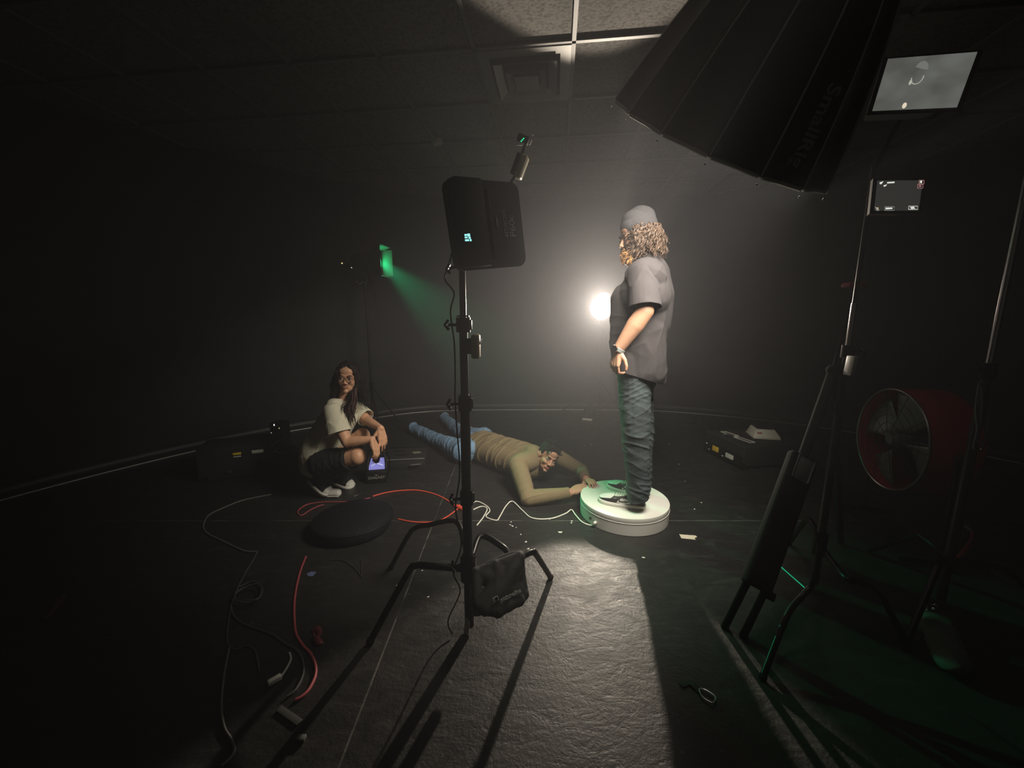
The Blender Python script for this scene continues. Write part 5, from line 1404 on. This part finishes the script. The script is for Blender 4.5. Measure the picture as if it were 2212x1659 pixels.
# the picture on the screen: a pale head and shoulders and a small bright lamp
ev = lambda u, v, o=.0028: (q4[0] * (1 - u) + q4[1] * u) * (1 - v) + (q4[3] * (1 - u) + q4[2] * u) * v + mn * o
fg = mat('picture_pale', (.02, .02, .02), .5, emit=(.165, .165, .155), es=1.0); fb = mat('picture_bright', (.02, .02, .02), .5, emit=(.42, .42, .36), es=1.0); fdk = mat('picture_dim', (.02, .02, .02), .5, emit=(.095, .095, .088), es=1.0)
m = MB(); m.poly([ev(.44 + .085 * math.cos(a) + .0, .30 + .20 * math.sin(a)) for a in [2 * PI * k / 20 for k in range(20)]], .0003, mn); m.poly([ev(u, v) for u, v in ((.40, .44), (.53, .44), (.56, .60), (.535, .68), (.46, .66))], .0003, mn); m.build('picture_figure', fg, scr, smooth=False)
m = MB(); m.poly([ev(.43 + .062 * math.cos(a), .40 + .12 * math.sin(a), .0034) for a in [2 * PI * k / 20 for k in range(20)]], .0002, mn); m.build('picture_face', fdk, scr, smooth=False)
m = MB(); m.tube([ev(.43 + .068 * math.cos(a), .41 + .13 * math.sin(a), .0036) for a in [R(-10 + k * 17) for k in range(12)]], .0016, 5); m.poly([ev(.365 + .018 * math.cos(a), .50 + .05 * math.sin(a), .0036) for a in [2 * PI * k / 12 for k in range(12)]], .0003, mn); m.build('picture_outline', fb, scr, smooth=False)
m = MB(); m.poly([ev(.385 + .026 * math.cos(a), .935 + .055 * math.sin(a), .0036) for a in [2 * PI * k / 16 for k in range(16)]], .0003, mn); m.build('picture_lamp', mat('picture_lamp', (.02, .02, .02), .5, emit=(.75, .66, .50), es=1.0), scr, smooth=False)
m = MB(); m.tube(spline([rcx(ztop - .02), rcx(ztop - .02).lerp(mc, .5) + V((0, 0, .02)), mc - mn * .04], 6), .009, 8); m.build('mount_arm', black_metal, MN)
MN2 = thing('camera_monitor', P(1942, 425, 1.6), 'small camera monitor with white status icons in its corners, at right', 'monitor')
s4 = [P(1895, 390, 1.62), P(1993, 390, 1.56), P(1984, 455, 1.55), P(1888, 455, 1.61)]
sc_ = sum(s4, V()) / 4; su_ = (s4[1] - s4[0]).normalized(); sv_ = (s4[0] - s4[3]); sv_ = (sv_ - su_ * sv_.dot(su_)).normalized(); sn_ = su_.cross(sv_)
if sn_.dot(V((0, 0, CAMH)) - sc_) < 0: sn_ = -sn_
m = MB(); m.poly([p - sn_ * .004 for p in grow(s4, 1.18)], .026, -sn_); m.build('housing', black_plastic, MN2, smooth=False)
m = MB(); m.poly(s4, .002, sn_); s2o = m.build('screen', mat('screen_live_dark', (.01, .01, .01), .4, emit=(.026, .026, .024), es=1.0), MN2, smooth=False)
e2_ = lambda px, py, o=.0030: ((lambda u, v: (s4[0] * (1 - u) + s4[1] * u) * (1 - v) + (s4[3] * (1 - u) + s4[2] * u) * v + sn_ * o)((px - 1895 + (py - 390) * .11) / 97, (py - 390) / 65))
wi = mat('icon_white', (.02, .02, .02), .5, emit=(.75, .78, .70), es=1.0); ri = mat('icon_rose', (.02, .02, .02), .5, emit=(.45, .20, .20), es=1.0); gi = mat('icon_grey', (.02, .02, .02), .5, emit=(.25, .25, .24), es=1.0); oi = mat('icon_amber', (.02, .02, .02), .5, emit=(.9, .6, .2), es=1.0)


def icon(pts, ma, nm='status_icon'):
    m = MB(); m.poly([e2_(x, y) for x, y in pts], .0003, sn_); m.build(nm, ma, s2o, smooth=False)


icon([(1899, 395), (1908, 392), (1904, 398), (1901, 399)], wi); icon([(1908, 401), (1916, 399), (1913, 403), (1909, 404)], wi)
icon([(1916, 394), (1932, 393), (1932, 396), (1916, 397)], wi)
for (x0, y0, x1, y1, ma) in ((1911, 447, 1932, 455, gi), (1963, 446, 1982, 453, wi), (1981, 399, 1992, 407, ri), (1984, 390, 1994, 398, ri)):
    m = MB(); m.tube([e2_(x0, y0), e2_(x1, y0), e2_(x1, y1), e2_(x0, y1)], .0009, 4, closed=True); m.build('status_frame', ma, s2o, smooth=False)
icon([(1913, 449), (1928, 449), (1928, 452), (1913, 453)], wi); icon([(1966, 448), (1974, 447), (1977, 451), (1969, 452)], wi)
icon([(1984, 401), (1988, 401), (1988, 404), (1984, 404)], ri); icon([(1986, 391), (1990, 391), (1990, 396), (1986, 396)], wi); icon([(1893, 449), (1897, 449), (1897, 452), (1893, 452)], oi)
icon([(1889, 446), (1900, 455), (1893, 456)], gi)
m = MB(); m.tube([rcx(1.78), rcx(1.78).lerp(sc_, .6) + V((0, .03, 0)), sc_ - sn_ * .03], .009, 8); m.build('mount_arm', black_metal, MN2)
# box clipped to the stand
m = MB(); m.box(P(1838, 790, 1.66), (.022, .04, .085), frame(V((0, 1, 0)), V((.08, 0, 1))), .004)
tag(m.build('power_adapter', mat('adapter_grey', (.50, .50, .47), .4)), 'slim pale power adapter clipped to the stand in front of the drum fan', 'power adapter')

# tall chrome stand at the right edge, holding the softbox
TS = V((2.02, 1.62, 0))
t3 = thing('light_stand', TS, 'chrome boom stand at the right edge of the view', 'stand')
tcx = lambda z: V((TS.x, TS.y, z))
m = MB(); m.cyl(tcx(.05), tcx(1.15), .0175, seg=24); m.build('column', black_paint, t3)
m = MB(); m.cyl(tcx(1.1), tcx(2.62), .0125, seg=20); m.build('riser', chrome, t3)
m = MB(); m.cyl(tcx(1.10), tcx(1.17), .026); knob(m, tcx(1.14), (-1, -.3, .1), .07); m.build('collar', black_metal, t3)
for az in (-150, -40, 80):
    d = V((math.cos(R(az)), math.sin(R(az)), 0)); m = MB(); m.tube(spline([tcx(.26), tcx(.28) + d * .14, tcx(.25) + d * .20, tcx(.014) + d * .45], 8), .0125, 10); m.build('leg', black_metal, t3)
m = MB(); m.tube([tcx(2.6), SB_C - SB_N * (.66 + .20)], .013, 10); m.build('boom_arm', black_metal, t3)
m = MB(); m.ball(tcx(2.6), .035, 14); m.build('grip_head', black_metal, t3)
# U-shaped spare hook hanging on its column
hk = [P(2116, 826, 1.60), P(2108, 880, 1.60), P(2111, 930, 1.60), P(2103, 965, 1.60), P(2112, 975, 1.60), P(2124, 960, 1.60), P(2139, 895, 1.60)]
m = MB(); m.tube(spline(hk, 7), .0042, 8); m.tube(spline([P(2116, 826, 1.60), P(2122, 842, 1.6), P(2120, 900, 1.6), P(2112, 958, 1.6)], 6), .004, 8)
tag(m.build('wire_hook', mat('hook_steel', (.5, .5, .48), .25, .9)), 'bright U shaped wire hook hanging on the right edge stand', 'hook')

# camera tripod leg group: near leg of a video tripod
TP = thing('tripod', G(1640, 1300), 'heavy black video tripod standing right of the turntable beside the stand', 'tripod')
apex = P(1800, 800, 1.75)
tA, tB = P(1735, 985, 1.62), P(1632, 1270, 1.42)
f1_, f2_ = G(1566, 1352, .01), G(1606, 1372, .01)
m = MB(); dv = (tB - tA).normalized(); sd2 = dv.cross(V((0, 1, 0))).normalized(); Mt = frame(dv, V((0, -1, .2)))
m.box((tA + tB) / 2, (.120, (tB - tA).length, .045), Mt, .012, segs=3); m.build('leg_housing', rubber, TP)
for s, f_ in ((-1, f1_), (1, f2_)):
    st = tB + Mt @ V((.040 * (1 if (Mt @ V((1, 0, 0))).x * s > 0 else -1), -.02, 0)); m = MB(); m.tube([st, f_], .016, 12); lo = m.build('leg_tube', rubber, TP)
    m = MB(); m.ball(f_, .018, 12); m.build('foot_cap', rubber, lo)
m = MB(); m.tube([tA + Mt @ V((-.0625, 0, .0)), tB + Mt @ V((-.0625, 0, .0))], .0028, 6); m.build('edge_strip', mat('leg_highlight_grey', (.10, .10, .10), .35, .8), TP)  # thin bar stands in for the highlight along the leg's left edge
m = MB(); m.box(tA.lerp(tB, .10) + Mt @ V((.0, 0, .024)), (.075, .11, .004), Mt, .008); m.build('pad', mat('pad_grey', (.06, .06, .06), .8), TP)
m = MB(); m.box(tB + Mt @ V((-.068, .0, 0)), (.03, .035, .03), Mt, .006); m.build('clamp', black_metal, TP)
m = MB(); m.tube([tA, apex], .020, 16); m.ball(apex, .028, 16); m.build('head', rubber, TP)
for e_ in (V((2.0, 2.15, 0)),):
    m = MB(); m.tube([apex, e_ + V((0, 0, .015))], .016, 10); m.build('leg_tube', rubber, TP)
# wire between tripod and stand, given a green emission though no lamp
a, b_ = G(1684, 1222, .05), G(1741, 1271, .05)
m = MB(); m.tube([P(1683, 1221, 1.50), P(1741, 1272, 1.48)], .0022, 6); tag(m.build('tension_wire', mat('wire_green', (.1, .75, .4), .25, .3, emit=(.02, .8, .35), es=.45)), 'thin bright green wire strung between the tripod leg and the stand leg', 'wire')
# red glow above the tripod, put into the colour of an unlit box
m = MB(); m.box(P(1845, 616, 1.9), (.09, .05, .025), None, .008); tag(m.build('red_glow_box', mat('glow_red', (.16, .02, .03), .5)), 'dark red box standing in for a faint glow above the drum fan', 'box')
m = MB(); m.tube([P(1845, 622, 1.92), apex], .008, 8); m.build('extension_rod', black_metal, TP)

# grey pad and chrome knob at the lower right
GP = thing('sandbag', G(2040, 1390), 'grey green sandbag lying on the dark floor at lower right', 'sandbag')
b1, b2 = G(2018, 1345, .04), G(2052, 1430, .04)
me = blob([('c', b1, .055, b2, .050, ((0, 0, 1), .6)), ('c', b1 + V((.03, 0, 0)), .05, b2 + V((.02, 0, 0)), .05, ((0, 0, 1), .6))], .005, 5, folds((1, 1, 0), 20, 10, .005, 3)); link('bag', me, mat('bag_greygreen', (.05, .06, .055), .8), GP)
m = MB(); m.tube(spline([G(2010, 1330, .05), G(2004, 1308, .06), G(2022, 1305, .06), G(2024, 1328, .05)], 6), .008, 8); m.ball(G(2018, 1316, .07), .010, 10); m.ball(G(2003, 1318, .07), .006, 10); m.build('clip', chrome, GP)
m = MB(); m.tube(spline([G(2060, 1425, .04), G(2078, 1436, .03), G(2076, 1446, .02)], 5), .006, 8); m.build('strap_end', steel, GP)
# metal buckle on a strap
BK = thing('buckle', G(1527, 1503), 'shiny oval metal buckle at the end of a black strap near the bottom', 'buckle')
bq = [G(x, y, .012) for x, y in ((1511, 1490), (1520, 1489), (1535, 1497), (1546, 1507), (1542, 1518), (1533, 1516), (1517, 1505))]
m = MB(); m.tube(spline(bq, 5, True), .0035, 8, closed=True); m.build('ring', mat('buckle_steel', (.45, .45, .47), .25, .8), BK)
m = MB(); m.tube(spline([G(1512, 1492, .008), G(1500, 1480, .01), G(1490, 1474, .006), G(1470, 1480, .005)], 5), .012, 8, flat=.2); m.build('strap', canvas, BK)
# faint red thing far left
m = MB(); fr0 = G(108, 1322, .02); m.tube(spline([G(95, 1335, .02), G(112, 1318, .035), G(122, 1300, .03), G(130, 1288, .02)], 5), [.02] * 8 + [.03] * 5 + [.01] * 3, 8, flat=.6)
tag(m.build('work_glove', mat('glove_red', (.05, .012, .010), .8)), 'barely visible dark red glove on the floor at far left', 'glove')

# softbox lettering, printed along one panel
kk_ = None
best = None
for k in range(NS):
    a = 2 * PI * (k + .5) / NS; r, h = prof(.25); p = SB_C + dirv(a) * r * .985 + n * h
    # keep the panel whose place in the picture is nearest the printed word
    rel = p - V((0, 0, CAMH)); f_ = rel.y * math.cos(PITCH) - rel.z * math.sin(PITCH); up_ = rel.y * math.sin(PITCH) + rel.z * math.cos(PITCH)
    px_, py_ = 1106 + F * rel.x / f_, 829.5 - F * up_ / f_
    d = (px_ - 1745) ** 2 + (py_ - 255) ** 2
    facing = dirv(a).dot(V((0, 0, CAMH)) - p) > 0
    if facing and (best is None or d < best[0]): best = (d, a, p)
a = best[1]          # the word reads from the back of the softbox down to its rim
r0, h0 = prof(.06); r1, h1 = prof(.42); p0 = SB_C + dirv(a) * (r0 * .985 + .006) + n * h0; p1 = SB_C + dirv(a) * (r1 * .985 + .014) + n * h1
xd = (p0 - p1); tang = dirv(a + .01) - dirv(a - .01); outw = dirv(a)
yd = -outw.cross(xd).normalized() * -1
if xd.cross(yd).dot(outw) < 0: yd = -yd
text('SmallRig', .066, (p0 + p1) / 2 + outw * .012, xd, yd, ltm, parent=SBX, bold=.001)
